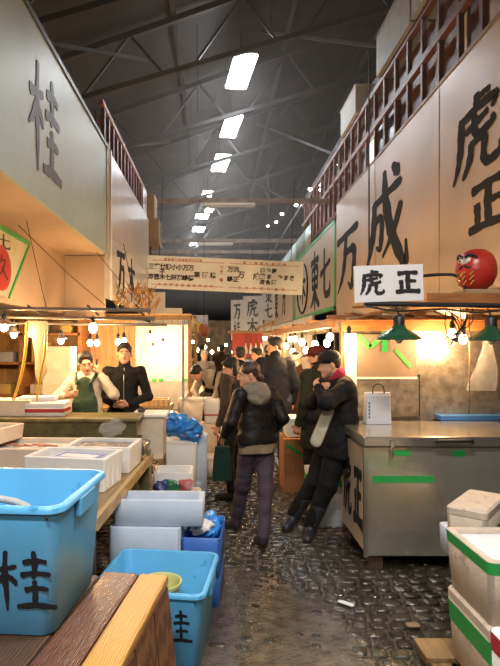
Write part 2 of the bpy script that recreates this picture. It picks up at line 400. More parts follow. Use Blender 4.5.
# ------------------------------------------------------------- people
def rotz(v, a): return Vector((v[0]*math.cos(a)-v[1]*math.sin(a), v[0]*math.sin(a)+v[1]*math.cos(a), v[2]))
def person(label, loc, face, J=None, head=(0, 0, 0), H=1.68, top=None, legs=None, shoes=None, hair=HAIRB, hairstyle='short', capm=None, hood=None, apron=None,
           fat=1.0, coat_len=.02, h=.011, group=None, panel=None, shirt=None, boots=False, mask=None, curl=.5, collar=None, collar_r=.064):
    """loc: floor point; face: heading of the chest (0 looks at the camera, -pi/2 to the left); J: joints given as offsets from loc, world aligned
    head: (yaw relative to face, pitch down, roll)"""
    s = H/1.7; root = thing('person', label, 'person', loc, 0, group)
    D = dict(pelvis=(0,0,.93), belly=(0,0,1.08), chest=(0,0,1.30), neck=(0,.01,1.46), head=(0,-.02,1.585),
             shL=(.175,0,1.385), elL=(.25,.03,1.11), wrL=(.25,-.06,.88), shR=(-.175,0,1.385), elR=(-.25,.03,1.11), wrR=(-.25,-.06,.88),
             hipL=(.088,0,.90), knL=(.10,-.02,.49), anL=(.10,.03,.09), toL=(.12,-.13,.035), hipR=(-.088,0,.90), knR=(-.10,-.02,.49), anR=(-.10,.03,.09), toR=(-.12,-.13,.035))
    P = {k_: rotz(Vector(v)*s, face) for k_, v in D.items()}
    if J:
        for k_, v in J.items():
            if k_ not in ('hdL', 'hdR'): P[k_] = Vector(v)
    fwd = rotz(Vector((0, -1, 0)), face); lat = rotz(Vector((1, 0, 0)), face)
    up = (P['chest']-P['pelvis']).normalized(); tf = (fwd-up*fwd.dot(up)).normalized()
    sh = (P['shL']-P['shR']).normalized(); tn = sh.cross(up).normalized(); tn = tn if tn.dot(tf) > 0 else -tn
    HR = Matrix.Rotation(face+head[0], 3, 'Z') @ Matrix.Rotation(head[1], 3, 'X') @ Matrix.Rotation(head[2], 3, 'Y')
    HC = P['head']; q = s*.98
    def hp(x, y, z): return HC+HR@Vector((x*q, y*q, z*q))
    def he(c, r): return ell(hp(*c), [i*q for i in r], HR)
    def hc(a, ra, b_, rb): return cap(hp(*a), ra*q, hp(*b_), rb*q)
    body = [he((0, .012, .032), (.074, .093, .083)), he((0, -.022, -.035), (.060, .068, .078)), hc((-.012, -.066, -.092), .02, (.012, -.066, -.092), .02),
            hc((-.045, -.01, -.05), .025, (0, -.06, -.085), .022), hc((.045, -.01, -.05), .025, (0, -.06, -.085), .022)]
    for p_ in (hc((0, -.084, .015), .008, (0, -.104, -.028), .0125), hc((-.009, -.094, -.031), .008, (.009, -.094, -.031), .008),
               he((.079, .014, -.012), (.011, .02, .032)), he((-.079, .014, -.012), (.011, .02, .032)), hc((-.03, -.078, .03), .012, (.03, -.078, .03), .012)):
        p_['k'] = .008; body.append(p_)
    body.append(cap(hp(0, .022, -.05), .052*s, P['neck']-up*.03, .058*s))
    nk = P['neck']
    body += [cap(P['shL'], .05*s, P['shR'], .05*s), cap(P['chest'], .12*s, P['belly'], .105*s, (tn, .72)), cap(P['belly'], .105*s, P['pelvis'], .115*s, (tn, .75))]
    for sd in 'LR':
        body += [cap(P['sh'+sd], .046*s, P['el'+sd], .037*s), cap(P['el'+sd], .037*s, P['wr'+sd], .024*s),
                 cap(P['hip'+sd], .075*s, P['kn'+sd], .05*s), cap(P['kn'+sd], .048*s, P['an'+sd], .028*s), cap(P['an'+sd]-Vector((0, 0, .02)), .024*s, P['to'+sd], .02*s)]
        w_ = P['wr'+sd]; fa = (w_-P['el'+sd]).normalized(); hd = (J or {}).get('hd'+sd)
        dr = Vector(hd).normalized() if hd else fa
        inn = (P['chest']-w_); inn = (inn-dr*inn.dot(dr)).normalized(); side = dr.cross(inn).normalized()
        if side.dot(fwd+Vector((0, 0, .3))) < 0: side = -side        # thumb side
        body.append(cap(w_, .024*s, w_+dr*.03*s, .024*s))
        pm = cap(w_+dr*.035*s, .036*s, w_+dr*.075*s, .038*s, (inn, .42)); pm['k'] = .01; body.append(pm)
        for fi, (o_, ln) in enumerate(((.030, .040), (.011, .045), (-.009, .042), (-.028, .033))):
            a = w_+dr*.082*s+side*o_*s; c1 = math.cos(curl*.9); s1 = math.sin(curl*.9)
            b1 = a+(dr*c1+inn*s1)*ln*s; c2 = math.cos(curl*2); s2 = math.sin(curl*2); b2 = b1+(dr*c2+inn*s2)*ln*.85*s
            for (x0, x1, r0, r1) in ((a-dr*.012, b1, .0098, .009), (b1, b2, .009, .0078)):
                c_ = cap(x0, r0*s, x1, r1*s); c_['k'] = .003; body.append(c_)
        t0 = w_+dr*.03*s+side*.03*s; t1 = t0+(dr*.6+side*.7+inn*.25).normalized()*.036*s; t2 = t1+(dr*.9+side*.2+inn*.3).normalized()*.028*s
        for (x0, x1, r0, r1) in ((t0, t1, .013, .0105), (t1, t2, .0105, .0085)):
            c_ = cap(x0, r0*s, x1, r1*s); c_['k'] = .006; body.append(c_)
    ex = MB()
    for sx in (-1, 1):
        ex.cur = 0; ex.ball(hp(sx*.029, -.0845, .008), (.0135*q, .006*q, .006*q), 10, HR)
        ex.cur = 1; ex.ball(hp(sx*.029, -.089, .008), (.0058*q, .004*q, .0058*q), 8, HR); ex.box(hp(sx*.031, -.0925, .030), (.036*q, .008*q, .007*q), R=HR)
    ex.cur = 2; ex.ball(hp(0, -.0875, -.058), (.022*q, .008*q, .0065*q), 10, HR)
    EYEW = mat('eye_white', (.7, .66, .6), .3, var=0)
    sdf_obj('body', body, SKIN, root, h*.85, .018, extra=ex, extra_mats=(EYEW, HAIRB, LIP))
    # hair
    if hairstyle != 'none':
        hr = [he((0, .018, .045), (.083, .096, .086))]
        if hairstyle == 'bob': hr += [hc((-.062, .03, .0), .036, (-.064, .02, -.075), .03), hc((.062, .03, .0), .036, (.064, .02, -.075), .03), he((0, .05, -.02), (.072, .05, .09)), he((0, -.05, .078), (.066, .045, .032))]
        elif hairstyle == 'bun': hr += [he((0, .075, -.01), (.06, .035, .055)), he((0, .112, -.045), (.026, .026, .045))]
        else: hr += [he((0, .055, .0), (.066, .045, .06)), he((0, -.035, .095), (.066, .05, .03))]
        hr.append(cut(he((0, -.105, -.018), (.074, .060, .092)))); hr.append(cut(he((0, -.07, -.10), (.075, .085, .055))))
        if hairstyle in ('short', 'bun'): hr.append(cut(he((0, -.02, -.085), (.11, .075, .055))))
        sdf_obj('hair', hr, hair, root, h*.75, .012, noise=.003, nscale=70, seed=len(label))
    if capm:
        cp = [he((0, .008, .062), (.090, .104, .072)), cut(he((0, 0, -.035), (.13, .15, .062)))]
        br = he((0, -.105, .040), (.068, .062, .010)); cp.append(br)
        sdf_obj('cap', cp, capm, root, h*.7, .008)
    if mask: sdf_obj('face_mask', [he((0, -.06, -.055), (.058, .052, .05))], mask, root, h*.8, .008)
    # jacket
    f = fat; c = .024*s
    tm, lm, sm = top, legs, shoes
    hem = P['pelvis']-up*coat_len
    jk = [cap(P['shL']-up*.01, .062*s*f, P['shR']-up*.01, .062*s*f), cap(P['chest'], .158*s*f, P['belly'], .156*s*f, (tn, .72)), cap(P['belly'], .156*s*f, hem, .192*s*f, (tn, .72)), half(hem-up*.05, -up), cap(P['neck']-up*.02, .065*s, P['neck']+up*.01, .056*s)]
    for sd in 'LR':
        e_ = P['el'+sd]; w_ = P['wr'+sd]
        jk += [cap(P['sh'+sd], .066*s*f, e_, .054*s*f), cap(e_, .052*s*f, w_-(w_-e_).normalized()*.01, .037*s*f)]
    if collar is None: jk.append(cap(nk, .062*s, nk+up*.035, .06*s))
    sdf_obj('jacket' if tm is not None else 'shirt', jk, tm, root, h, .03, noise=.005, nscale=27, seed=len(label)*1.3)
    if collar is not None: sdf_obj('collar', [cap(nk-up*.025, .068*s, nk+up*.035, collar_r*s)], collar, root, h, .01)
    if shirt is not None:
        sdf_obj('shirt_hem', [cap(hem+up*.0, .165*s*f, hem-up*.12, .180*s*f, (tn, .76)), half(hem-up*.125, -up)], shirt, root, h, .01, noise=.004, nscale=30)
    if hood is not None:
        HRm = Matrix((sh, tn, up)).transposed()
        sdf_obj('hood', [ell(nk-tn*.085-up*.055, (.125*s, .05*s, .10*s), HRm), ell(nk-tn*.06+up*.01, (.10*s, .055*s, .05*s), HRm), cap(nk+tn*.05+sh*.045-up*.02, .028*s, nk-tn*.04+sh*.085, .04*s), cap(nk+tn*.05-sh*.045-up*.02, .028*s, nk-tn*.04-sh*.085, .04*s)], hood, root, h, .03, noise=.006, nscale=40)
    if panel is not None:                                              # side panel of the jacket: (joint a, joint b, outward direction)
        a, b_, out = (Vector(x) for x in panel[:3])
        sdf_obj('side_panel', [cap(a, .05, b_, .055, (out, .35))], panel[3], root, h, .01)
    # trousers
    tr = [cap(P['hipL']+up*.03, .112*s*f, P['hipR']+up*.03, .112*s*f, (tn, .9))]
    for sd in 'LR':
        kn, an = P['kn'+sd], P['an'+sd]
        tr += [cap(P['hip'+sd], .095*s*f, kn, .066*s*f), cap(kn, .065*s*f, an+Vector((0, 0, .03)), .052*s*f)]
    sdf_obj('trousers', tr, lm, root, h, .025, noise=.004, nscale=27, seed=3+len(label))
    for sd in 'LR':
        an, to = P['an'+sd], P['to'+sd]
        sp = [cap(an-Vector((0, 0, .035)), .042*s, to, .040*s), cap(an-Vector((0, 0, .005)), .045*s, to, .036*s), cap(an, .044*s, an+Vector((0, 0, .06)), .046*s)]
        if boots: sp.append(cap(an, .056*s, an+(P['kn'+sd]-an)*.5, .072*s))
        sp.append(cut(dict(t='e', c=np.array((an[0], an[1], -.5)), r=np.array((3., 3., .5)), R=None, lo=np.array((an[0]-1, an[1]-1, -.6)), hi=np.array((an[0]+1, an[1]+1, .0)))))
        sdf_obj('boot' if boots else 'shoe', sp, sm, root, h*.9, .02)
    if apron is not None:
        ap = MB()
        sdf_obj('apron_bib', [cap(P['chest']+tn*.075-up*.0, .085*s, P['belly']+tn*.08, .125*s, (tn, .45)), cap(P['belly']+tn*.08, .135*s, P['pelvis']+tn*.09-up*.1, .15*s, (tn, .45))], apron, root, h, .015)
        for sx in (-1, 1):
            a = P['chest']+tn*.135-up*.0+sh*.07*sx; b2 = P['sh'+('L' if sx > 0 else 'R')]+up*.080-sh*.055*sx+tn*.03; c2 = P['chest']-tn*.12+sh*.05*sx
            MB().tube(smooth_pts([a, a+(b2-a)*.55+tn*.02, b2, b2-tn*.07, c2]), .017*s, 8).build('apron_strap', apron, root, True)
    return root, P

# ============================================================= THE SETTING
# floor: wet granite setts, partly drowned in a rough mortar patch near the camera
def build_floor():
    FM = bpy.data.materials.new('wet_setts'); FM.use_nodes = True; nt = FM.node_tree; N = nt.nodes; L = nt.links; b = N['Principled BSDF']
    tc = N.new('ShaderNodeTexCoord'); n1 = N.new('ShaderNodeTexNoise'); n1.inputs['Scale'].default_value = 3.2; n1.inputs['Detail'].default_value = 8
    L.new(tc.outputs['Object'], n1.inputs[0]); cr = N.new('ShaderNodeValToRGB'); L.new(n1.outputs['Fac'], cr.inputs[0])
    cr.color_ramp.elements[0].color = (.014, .011, .008, 1); cr.color_ramp.elements[1].color = (.060, .050, .032, 1)
    cr.color_ramp.elements[0].position = .35; cr.color_ramp.elements[1].position = .7; L.new(cr.outputs[0], b.inputs['Base Color'])
    b.inputs['Roughness'].default_value = .15; b.inputs['Specular IOR Level'].default_value = 1.0
    n2 = N.new('ShaderNodeTexNoise'); n2.inputs['Scale'].default_value = 42; n2.inputs['Detail'].default_value = 5; L.new(tc.outputs['Object'], n2.inputs[0])
    bp = N.new('ShaderNodeBump'); bp.inputs['Strength'].default_value = .75; bp.inputs['Distance'].default_value = .012
    L.new(n2.outputs['Fac'], bp.inputs['Height']); L.new(bp.outputs[0], b.inputs['Normal'])
    GM = mat('wet_mortar', (.10, .082, .066), .09, var=.3, scale=11, col2=(.05, .04, .03), bump=.9, bscale=60, bdist=.010, spec=1.0)
    rnd = random.Random(3)
    def patch(x, y):       # 1 inside the mortar patch
        e = ((x-.20-.10*(3-y))/.62)**2+((y-2.9)/1.15)**2+.25*math.sin(x*7+y*3)+.15*math.sin(y*11-x*5)
        return 1 if e < 1 else 0
    b0 = MB().add([(-9, -5, 0), (9, -5, 0), (9, 50, 0), (-9, 50, 0)], [(0, 1, 2, 3)]); b0.cur = 0
    # mortar relief near the camera: fine height grid
    nx, ny = 150, 190; X0, X1, Y0, Y1 = -.7, 1.35, 1.9, 5.0
    vs = []
    for j in range(ny+1):
        for i in range(nx+1):
            x = X0+(X1-X0)*i/nx; y = Y0+(Y1-Y0)*j/ny
            p = ((x-.20-.10*(3-y))/.62)**2+((y-2.9)/1.15)**2
            z = .0165*max(0, min(1, (1.15-p)*3))+.003*(math.sin(x*31+math.sin(y*23))*math.sin(y*37+math.sin(x*19)))+.0055*rnd.random()
            e = min(1, min(i, nx-i, j, ny-j)/8); vs.append((x, y, .001+max(.0, z)*e))
    fs = [(j*(nx+1)+i, j*(nx+1)+i+1, (j+1)*(nx+1)+i+1, (j+1)*(nx+1)+i) for j in range(ny) for i in range(nx)]
    b0.add(vs, fs)
    b0.cur = 1
    row = 0; y = 1.4
    while y < 17:
        dp = rnd.uniform(.082, .10); x = -2.9+rnd.random()*.1
        while x < 3.1:
            wd = rnd.uniform(.095, .145)
            arc = .10*math.cos((x+.4)*2.1)
            cx_, cy_ = x+wd/2, y+dp/2+arc
            inp = patch(cx_, cy_)
            if not (inp and not (rnd.random() < .05 or (abs(cy_-3.0-.08*math.sin(x*3)) < .05 and rnd.random() < .8))):
                hgt = rnd.uniform(.016, .026) if not inp else rnd.uniform(.021, .027)
                a, d_ = wd/2*.93*(.8 if inp else 1), dp/2*.92*(.7 if inp else 1); rot = rnd.uniform(-.1, .1)-.22*math.sin((x+.4)*2.1); cr_, sr_ = math.cos(rot), math.sin(rot)
                tx, ty = rnd.uniform(-.06, .06), rnd.uniform(-.06, .06); rings = []
                for (k_, z_) in ((1, .0), (.98, .55), (.86, .86), (.5, 1.0)):
                    ring = []
                    for j in range(10):
                        t = 2*PI*j/10+.3; ct, st_ = math.cos(t), math.sin(t); e_ = .55
                        px = a*k_*math.copysign(abs(ct)**e_, ct); py = d_*k_*math.copysign(abs(st_)**e_, st_)
                        ring.append((cx_+px*cr_-py*sr_, cy_+px*sr_+py*cr_, max(-.01, hgt*z_+(px*tx+py*ty)*(z_ > 0))))
                    rings.append(ring)
                b0.loft(rings, cap0=False)
            x += wd+.006
        y += dp+.008; row += 1
    o = b0.build('floor', [GM, FM], smooth=True); struct(o)
build_floor()

# ceiling: one long dark roof rising to the right, steel trusses under it
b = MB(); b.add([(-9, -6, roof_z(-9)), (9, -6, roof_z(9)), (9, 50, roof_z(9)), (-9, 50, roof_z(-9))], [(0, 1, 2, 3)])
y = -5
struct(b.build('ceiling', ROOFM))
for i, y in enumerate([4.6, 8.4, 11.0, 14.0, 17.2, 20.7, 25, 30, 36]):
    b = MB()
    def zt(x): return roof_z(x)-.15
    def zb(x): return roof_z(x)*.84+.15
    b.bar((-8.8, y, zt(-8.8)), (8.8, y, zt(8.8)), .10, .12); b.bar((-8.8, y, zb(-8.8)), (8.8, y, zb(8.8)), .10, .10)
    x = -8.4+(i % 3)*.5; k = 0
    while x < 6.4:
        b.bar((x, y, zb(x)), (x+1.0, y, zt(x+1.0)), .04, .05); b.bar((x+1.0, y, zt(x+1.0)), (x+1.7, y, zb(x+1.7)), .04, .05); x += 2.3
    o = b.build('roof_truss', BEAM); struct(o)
for x in (-6.5, -3.4, -.9, 1.7, 4.4, 7.2):
    o = MB().bar((x, -5, roof_z(x)-.05), (x, 49, roof_z(x)-.05), .10, .12).build('roof_purlin', BEAM); struct(o)
o = MB().bar((3.0, -5, 6.6), (3.0, 49, 6.6), .10, .12).build('roof_purlin', BEAM); struct(o)
for i, (x0, y0, x1, y1) in enumerate(((3.0, 9, 1.0, 12.5), (3.0, 14, 1.3, 18), (3.0, 19.5, 1.3, 24), (-3.4, 8, -1.6, 12), (-3.6, 13, -1.5, 17))):
    struct(MB().bar((x0, y0, 6.6 if x0 > 0 else 6.3), (x1, y1, roof_z(x1)-.2), .06, .06).build('roof_brace', BEAM))
WALLM = mat('hall_wall', (.12, .11, .10), .8, var=.2)
struct(MB().bb(-9.1, -9, -6, 50, 0, 6).build('wall_left', WALLM)); struct(MB().bb(9, 9.1, -6, 50, 0, 11.3).build('wall_right', WALLM))
struct(MB().bb(-9, 9, 50, 50.1, 0, 11.3).build('wall_back', WALLM)); struct(MB().bb(-9, 9, -6.1, -6, 0, 11.3).build('wall_front', WALLM))

# crossing beams over the aisle
for (y, z, t_, lab) in ((13.0, W(0, 201, 13.0).z, .10, 'pale steel crossbeam over the aisle carrying the nearer tube light'), (18.0, W(0, 241, 18).z, .12, 'darker crossbeam farther down the aisle behind the hanging direction board'), (21.5, W(0, 252, 21.5).z, .12, 'farthest crossbeam, low over the aisle behind the hanging direction board')):
    o = MB()  .box(((-.0), y, z), (18.0 if y > 15 else 6.0, t_, t_*1.0)).build('crossbeam', RUSTB); tag(o, lab, 'beam')
def tube_fix(x, y, z, ln, lab, lit=False):
    t = thing('tube_light', lab, 'light', (x, y, z), 0)
    MB().bb(-ln/2, ln/2, -.05, .05, 0, .06).build('housing', WHT, t)
    MB().tube([(-ln/2+.03, 0, -.02), (ln/2-.03, 0, -.02)], .018, 10).build('tube', TUBEM if lit else TUBEO, t, True)
    return t
tube_fix(.28, 13.0, W(0, 201, 13).z-.05-.06, 1.23, 'white fluorescent fitting hanging under the nearer crossbeam')
tube_fix(-.10, 18.0, W(0, 241, 18).z-.06-.06, 1.2, 'white fluorescent fitting under the farther crossbeam')
for (x, y, z) in ADDED_TUBES:
    t = tube_fix(x, y, z, 1.25, 'lit tube light hanging over the aisle above the photographer', True); t['group'] = 'lit tube lights above the photographer'
    for sx in (-.5, .5): MB().tube([(sx, 0, .06), (sx, 0, roof_z(x+sx)-z)], .006, 6).build('hanger_wire', DARKM, t)
for i, (x, y, a, c, pw) in enumerate(ROOF):
    t = thing('roof_lamp', ['large bright white roof lamp, nearest of the row under the roof', 'second bright roof lamp along the roof from the camera', 'third bright roof lamp along the roof from the camera',
        'small roof lamp fourth along the row', 'wide roof lamp fifth along the row just above the pale crossbeam', 'small roof lamp sixth along the row touching the pale crossbeam', 'distant roof lamp seventh along the row, just below the crossbeam', 'distant roof lamp eighth along the row', 'farthest roof lamp of the row'][i], 'lamp', (x, y, ROOF_Z), .12)
    MB().loft([rrect(a*.98, c*.98, .03, -.08), rrect(a*.98, c*.98, .03, -.06), rrect(a*.5, c*.5, .03, .06)]).build('housing', DARKM, t)
    for sy in (-1, 1): MB().box((0, sy*c*.25, -.11), (a*1.0, c*.45, .06)).build('diffuser', ROOFL, t, bevel=.02)
    MB().tube([(0, 0, .05), (0, 0, roof_z(x)-ROOF_Z-.05)], .01, 6).build('hanger', DARKM, t)
# small far lamps under the roof at the right
for i, (px, py, Y) in enumerate([(338, 166, 13), (319, 184, 15), (321, 190, 15.4), (310, 189, 17), (302, 202, 18), (296, 205, 19.4), (282, 214, 22), (276, 222, 23), (268, 226, 25)]):
    p = W(px, py, Y); t = thing('small_lamp', 'small bright bulb lamp high on the right under the roof', 'lamp', p, 0, 'small lamps high on the right')
    MB().ball((0, 0, 0), .055, 10).build('bulb', ROOFL, t, True); MB().lathe([(.09, .02), (.05, .09), (.02, .11)], n=12).build('lamp_shade', DARKM, t, True)
    MB().tube([(0, 0, .1), (0, 0, roof_z(p.x)-p.z)], .005, 5).build('cord', DARKM, t)
# thin wires hanging from the roof
for i, (x, y) in enumerate([(-.45, 11.5), (.9, 9.2), (-.05, 14)]):
    z = roof_z(x); o = MB().tube([(x, y, z-.1), (x+.02, y, z-1.2), (x+.01, y, z-2.0)], .008, 5).build('wire', BEAM); tag(o, 'thin wire hanging down from the roof steel', 'wire', 'wires hanging from the roof')

# ============================================================= RIGHT: the long signboard and the gallery above it
XR = 2.5
t = thing('signboard', 'long cream signboard with huge brush characters along the right side', 'signboard', (XR, 0, 0))
b = MB(); ys = [1.2, 3.3, 5.2, 7.0, 9.1, 11.3, 11.42]
MB().bb(0, .08, 1.2, 11.4, 2.2, 4.60).build('board', BOARDR, t)
for y in (3.6, 6.1, 8.6): MB().bb(-.004, .0, y-.004, y+.004, 2.2, 4.6).build('seam', mat('seam', (.3, .24, .18), .6), t)
MB().bb(-.01, .09, 1.2, 11.4, 4.6, 4.64).build('top_trim', TWOOD, t)
n = (-1, 0, 0); YV = Vector((0, 1, 0))
def rchar(ch, yfar, ynear, z0, z1, slant=0., bold=1.0, par=t, m=INKL, xo=0.):
    # reads left to right from far to near; slant leans the far side down
    bb = MB(); glyph_mb(bb, ch, (-.002+xo, yfar, z0), (0, ynear-yfar, slant), (0, 0, z1-z0), n, .003, bold); return bb.build('brush_character', m, par)
rchar('虎', 5.72, 4.72, 3.36, 4.10, .0, 1.05, m=mat('brush_ink', (.014, .012, .011), .8, spec=.2)); rchar('正', 5.38, 4.62, 2.76, 3.24, .0, 1.1, m=MATS['brush_ink'])
rchar('成', 9.1, 7.1, 2.98, 4.25, -.1, 1.0, m=MATS['brush_ink']); rchar('万', 12.2-.85, 9.6, 2.72, 3.95, .0, .9, m=MATS['brush_ink'])
p = thing('signboard', 'cream signboard in a green frame with a circled mark, beyond the big right-hand board', 'signboard', (XR, 0, 0))
MB().bb(0, .08, 11.45, 17.6, 2.42, 4.35).build('board', BOARDR, p)
for y_ in (12, 17): MB().bb(.09, .15, y_, y_+.08, 0, 4.35).build('post', DARKM, p)
for (y0, y1, z0, z1) in ((11.45, 11.6, 2.42, 4.35), (17.45, 17.6, 2.42, 4.35), (11.45, 17.6, 2.42, 2.5), (11.45, 17.6, 4.27, 4.35)):
    MB().bb(-.012, 0, y0, y1, z0, z1).build('green_frame', GREENT, p)
rchar('東', 14.6, 13.3, 2.62, 4.0, 0, 1.1, p, MATS['brush_ink']); rchar('七', 13.2, 12.0, 2.75, 3.9, 0, 1.0, p, MATS['brush_ink'])
rchar('木', 16.5, 15.4, 2.85, 3.75, 0, 1.2, p, MATS['brush_ink'])
MB().tube([(-.01, 15.95+.95*math.cos(a*2*PI/28), 3.3+.72*math.sin(a*2*PI/28)) for a in range(28)], .03, 6, True).build('ring', MATS['brush_ink'], p)
# gallery of brown boards above the signboard
g = thing('gallery', 'brown timber gallery railing standing on top of the right-hand signboards', 'railing', (XR+.12, 0, 0))
SHUT = mat('dark_window_frame', (.05, .06, .065), .35); LITW = mat('lit_window_pane', (.9, .85, .75), .4, var=0, emit=(1, .9, .72), es=.9)
y = 2.2; i = 0
while y < 16.5:
    MB().bb(-.03, .03, y-.03, y+.03, 4.64, 5.86).build('post', BROWN, g); y += .52; i += 1
for z in (5.88, 5.30): MB().bb(-.04, .04, 1.5, 16.6, z-.05, z+.04).build('rail', BROWN, g)
MB().bb(.12, .15, 5.0, 16.6, 4.64, 5.80).build('backing', BROWN, g)
MB().bb(.10, .13, 8.1, 10.4, 4.66, 5.35).build('window_frame', SHUT, g); MB().bb(.085, .10, 9.4, 9.85, 4.7, 5.25).build('lit_pane', LITW, g)
for (a, c) in ((5.0, 5.4), (5.9, 6.05), (6.6, 6.75)): MB().bb(.10, .12, a, c, 4.66, 5.8).build('lit_pane', mat('cream_pane', (.75, .66, .55), .5, var=.03), g)
light('gallery_light', (XR+.9, 4.2, 6.6), 22, WHITE, size=.1)
GREYB = mat('grey_carton', (.42, .43, .42), .6, var=.1)
for (px0, px1, y0, y1, h_, m_, lab) in ((0, 0, 7.1, 8.6, .62, GREYB, 'grey crate on top of the right-hand gallery, largest of the boxes there'), (0, 0, 6.55, 7.05, .75, GREYB, 'upright grey carton on the gallery, nearer than the large grey crate'), (0, 0, 9.9, 11.1, .5, STY, 'white styrofoam box standing on the gallery rail')):
    th_ = thing('storage_box', lab, 'box', (XR+.32, (y0+y1)/2, 5.92)); MB().bb(-.3, .25, -(y1-y0)/2, (y1-y0)/2, 0, h_).build('body', m_, th_, bevel=.01)
    MB().bb(-.31, .26, -(y1-y0)/2-.01, (y1-y0)/2+.01, h_, h_+.03).build('lid', m_, th_)
MB_ = MB().bb(XR+.02, XR+.6, 1.5, 16.6, 5.80, 5.82)
# translucent white sheet hanging beyond the gallery
o = MB().loft([[Vector((2.53+.02*math.sin(y_*2), y_, z_)) for y_ in np.linspace(14.6, 27, 16)] for z_ in (4.355, 4.95)], False, False).build('plastic_sheet', mat('pale_sheet', (.62, .70, .66), .4, var=.2, scale=3), smooth=True)
so = o.modifiers.new('s', 'SOLIDIFY'); so.thickness = .01; tag(o, 'pale hanging plastic sheet high on the right beyond the gallery', 'sheet')

# ============================================================= LEFT: overhanging pale green box, panels beyond
XL = -1.5
t = thing('overhanging_box', 'pale green boarded box hanging over the left-hand stalls with a brush character', 'signboard', (XL, 0, 0))
MB().bb(-.04, 0, 1.0, 7.36, 2.90, 4.36).build('front_board', PANELG, t)
MB().bb(-.60, -.04, 1.0, 7.36, 2.90, 2.93).build('underside', PINKW, t)
MB().bb(-.60, -.04, 7.30, 7.36, 2.93, 4.36).build('end_board', PANELG, t); MB().bb(-.60, -.05, 1.0, 7.36, 4.30, 4.34).build('top_board', PANELG, t)
MB().bb(-.01, .015, 1.0, 7.36, 4.33, 4.38).build('top_edge', DARKM, t); MB().bb(-.02, .012, 7.26, 7.40, 2.86, 4.40).build('corner_post', PANELW, t)
bb = MB(); glyph_mb(bb, '桂', (.002, 4.28, 3.17), (0, .86, 0), (0, 0, .86), (1, 0, 0), .003, .95); bb.build('brush_character', INKL, t)
t = thing('signboard', 'tall white boards with a narrow painted sign, left side beyond the green box', 'signboard', (XL, 0, 0))
MB().bb(-.06, -.0, 7.42, 11.7, 3.2, 4.36).build('upper_board', PANELW, t); MB().bb(-.06, .01, 7.42, 11.5, 2.32, 3.2).build('lower_board', mat('glossy_white_board', (.60, .56, .52), .15, var=.05, bump=.1, bscale=2), t)
MB().bb(0.01, .03, 7.42, 7.50, 2.3, 4.36).build('edge_trim', WHT, t)
for (ch, y0, y1) in (('万', 7.95, 8.65), ('木', 8.9, 9.7)):
    bb = MB(); glyph_mb(bb, ch, (.012, y0, 2.42), (0, y1-y0, 0), (0, 0, .72), (1, 0, 0), .003, 1.0); bb.build('brush_character', MATS['brush_ink'], t)
g = thing('gallery', 'brown timber railing on top of the white left-hand boards', 'railing', (XL-.08, 0, 0))
y = 7.45
while y < 11.7:
    MB().bb(-.03, .02, y-.03, y+.05, 4.37, 4.95).build('post', BROWN, g); y += .32
MB().bb(-.03, .03, 7.3, 11.7, 4.93, 5.0).build('rail', ORWOOD, g); MB().bb(-.12, -.10, 7.42, 11.5, 4.37, 4.9).build('backing', BROWN, g)
MB().bb(-.02, .04, 11.1, 11.7, 4.38, 4.93).build('pale_post', PANELW, g)
for (y_, z0, z1, x_, lab) in ((12.6, 4.531, 5.1, -1.45, 'brown carton high on the left above the crossbeam end'), (12.6, 3.95, 4.53, -1.35, 'lower brown carton high on the left beside the crossbeam')):
    o = MB().bb(x_-.35, x_+.0, y_-.3, y_+.3, z0, z1).build('carton', CARD); tag(o, lab, 'box')
struct(MB().bb(-1.6, -1.54, 12.57, 12.63, 0, 3.95).build('carton_post', TWOOD))
# wall above the left stall, and the poster on it
struct(MB().bb(-9, -1.56, 7.42, 7.5, 2.05, 2.90).build('wall_stall_left', PINKW))
struct(MB().bb(-2.16, -2.10, 1.0, 7.4, 2.1, 2.93).build('wall_stall_side', PINKW))
t = thing('poster', 'framed poster of a red pouch under the green overhang at the left edge', 'poster', (-2.09, 0, 0))
def pq(y, z, dx=0): return Vector((dx, y, z))
MB().add([pq(4.4, 2.16), pq(5.35, 2.15), pq(5.95, 2.80), pq(4.4, 2.84), pq(4.4, 2.16, .012), pq(5.35, 2.15, .012), pq(5.95, 2.80, .012), pq(4.4, 2.84, .012)], [(4, 5, 6, 7), (0, 1, 5, 4), (1, 2, 6, 5), (2, 3, 7, 6), (3, 0, 4, 7)]).build('sheet', mat('poster_paper', (.60, .58, .42), .4, var=.05), t)
MB().bar((.016, 4.4, 2.82), (.016, 5.95, 2.79), .012, .05).bar((.016, 5.95, 2.79), (.016, 5.36, 2.15), .012, .03).build('green_border', GREENT, t)
MB().ball((.016, 5.18, 2.42), (.008, .24, .22), 18).build('red_pouch', RED, t, True)
bb = MB(); glyph_mb(bb, '久', (.024, 5.05, 2.32), (0, .26, 0), (0, 0, .22), (1, 0, 0), .002, .6); glyph_mb(bb, '七', (.014, 5.1, 2.62), (0, .3, 0), (0, 0, .13), (1, 0, 0), .002, .7); bb.build('brush_mark', INK, t)
# cables under the overhang
for k_, (a, c) in enumerate((((-2.0, 5.4, 2.88), (-1.50, 7.2, 2.20)), ((-1.55, 6.9, 2.86), (-1.0, 8.6, 2.05)))):
    A_, C_ = Vector(a), Vector(c); o = MB().tube([A_, (A_+C_)/2-Vector((0, 0, .03)), C_], .005, 5).build('cable', DARKM); tag(o, 'thin cable slanting down under the left-hand overhang', 'cable', 'cables under the left overhang')

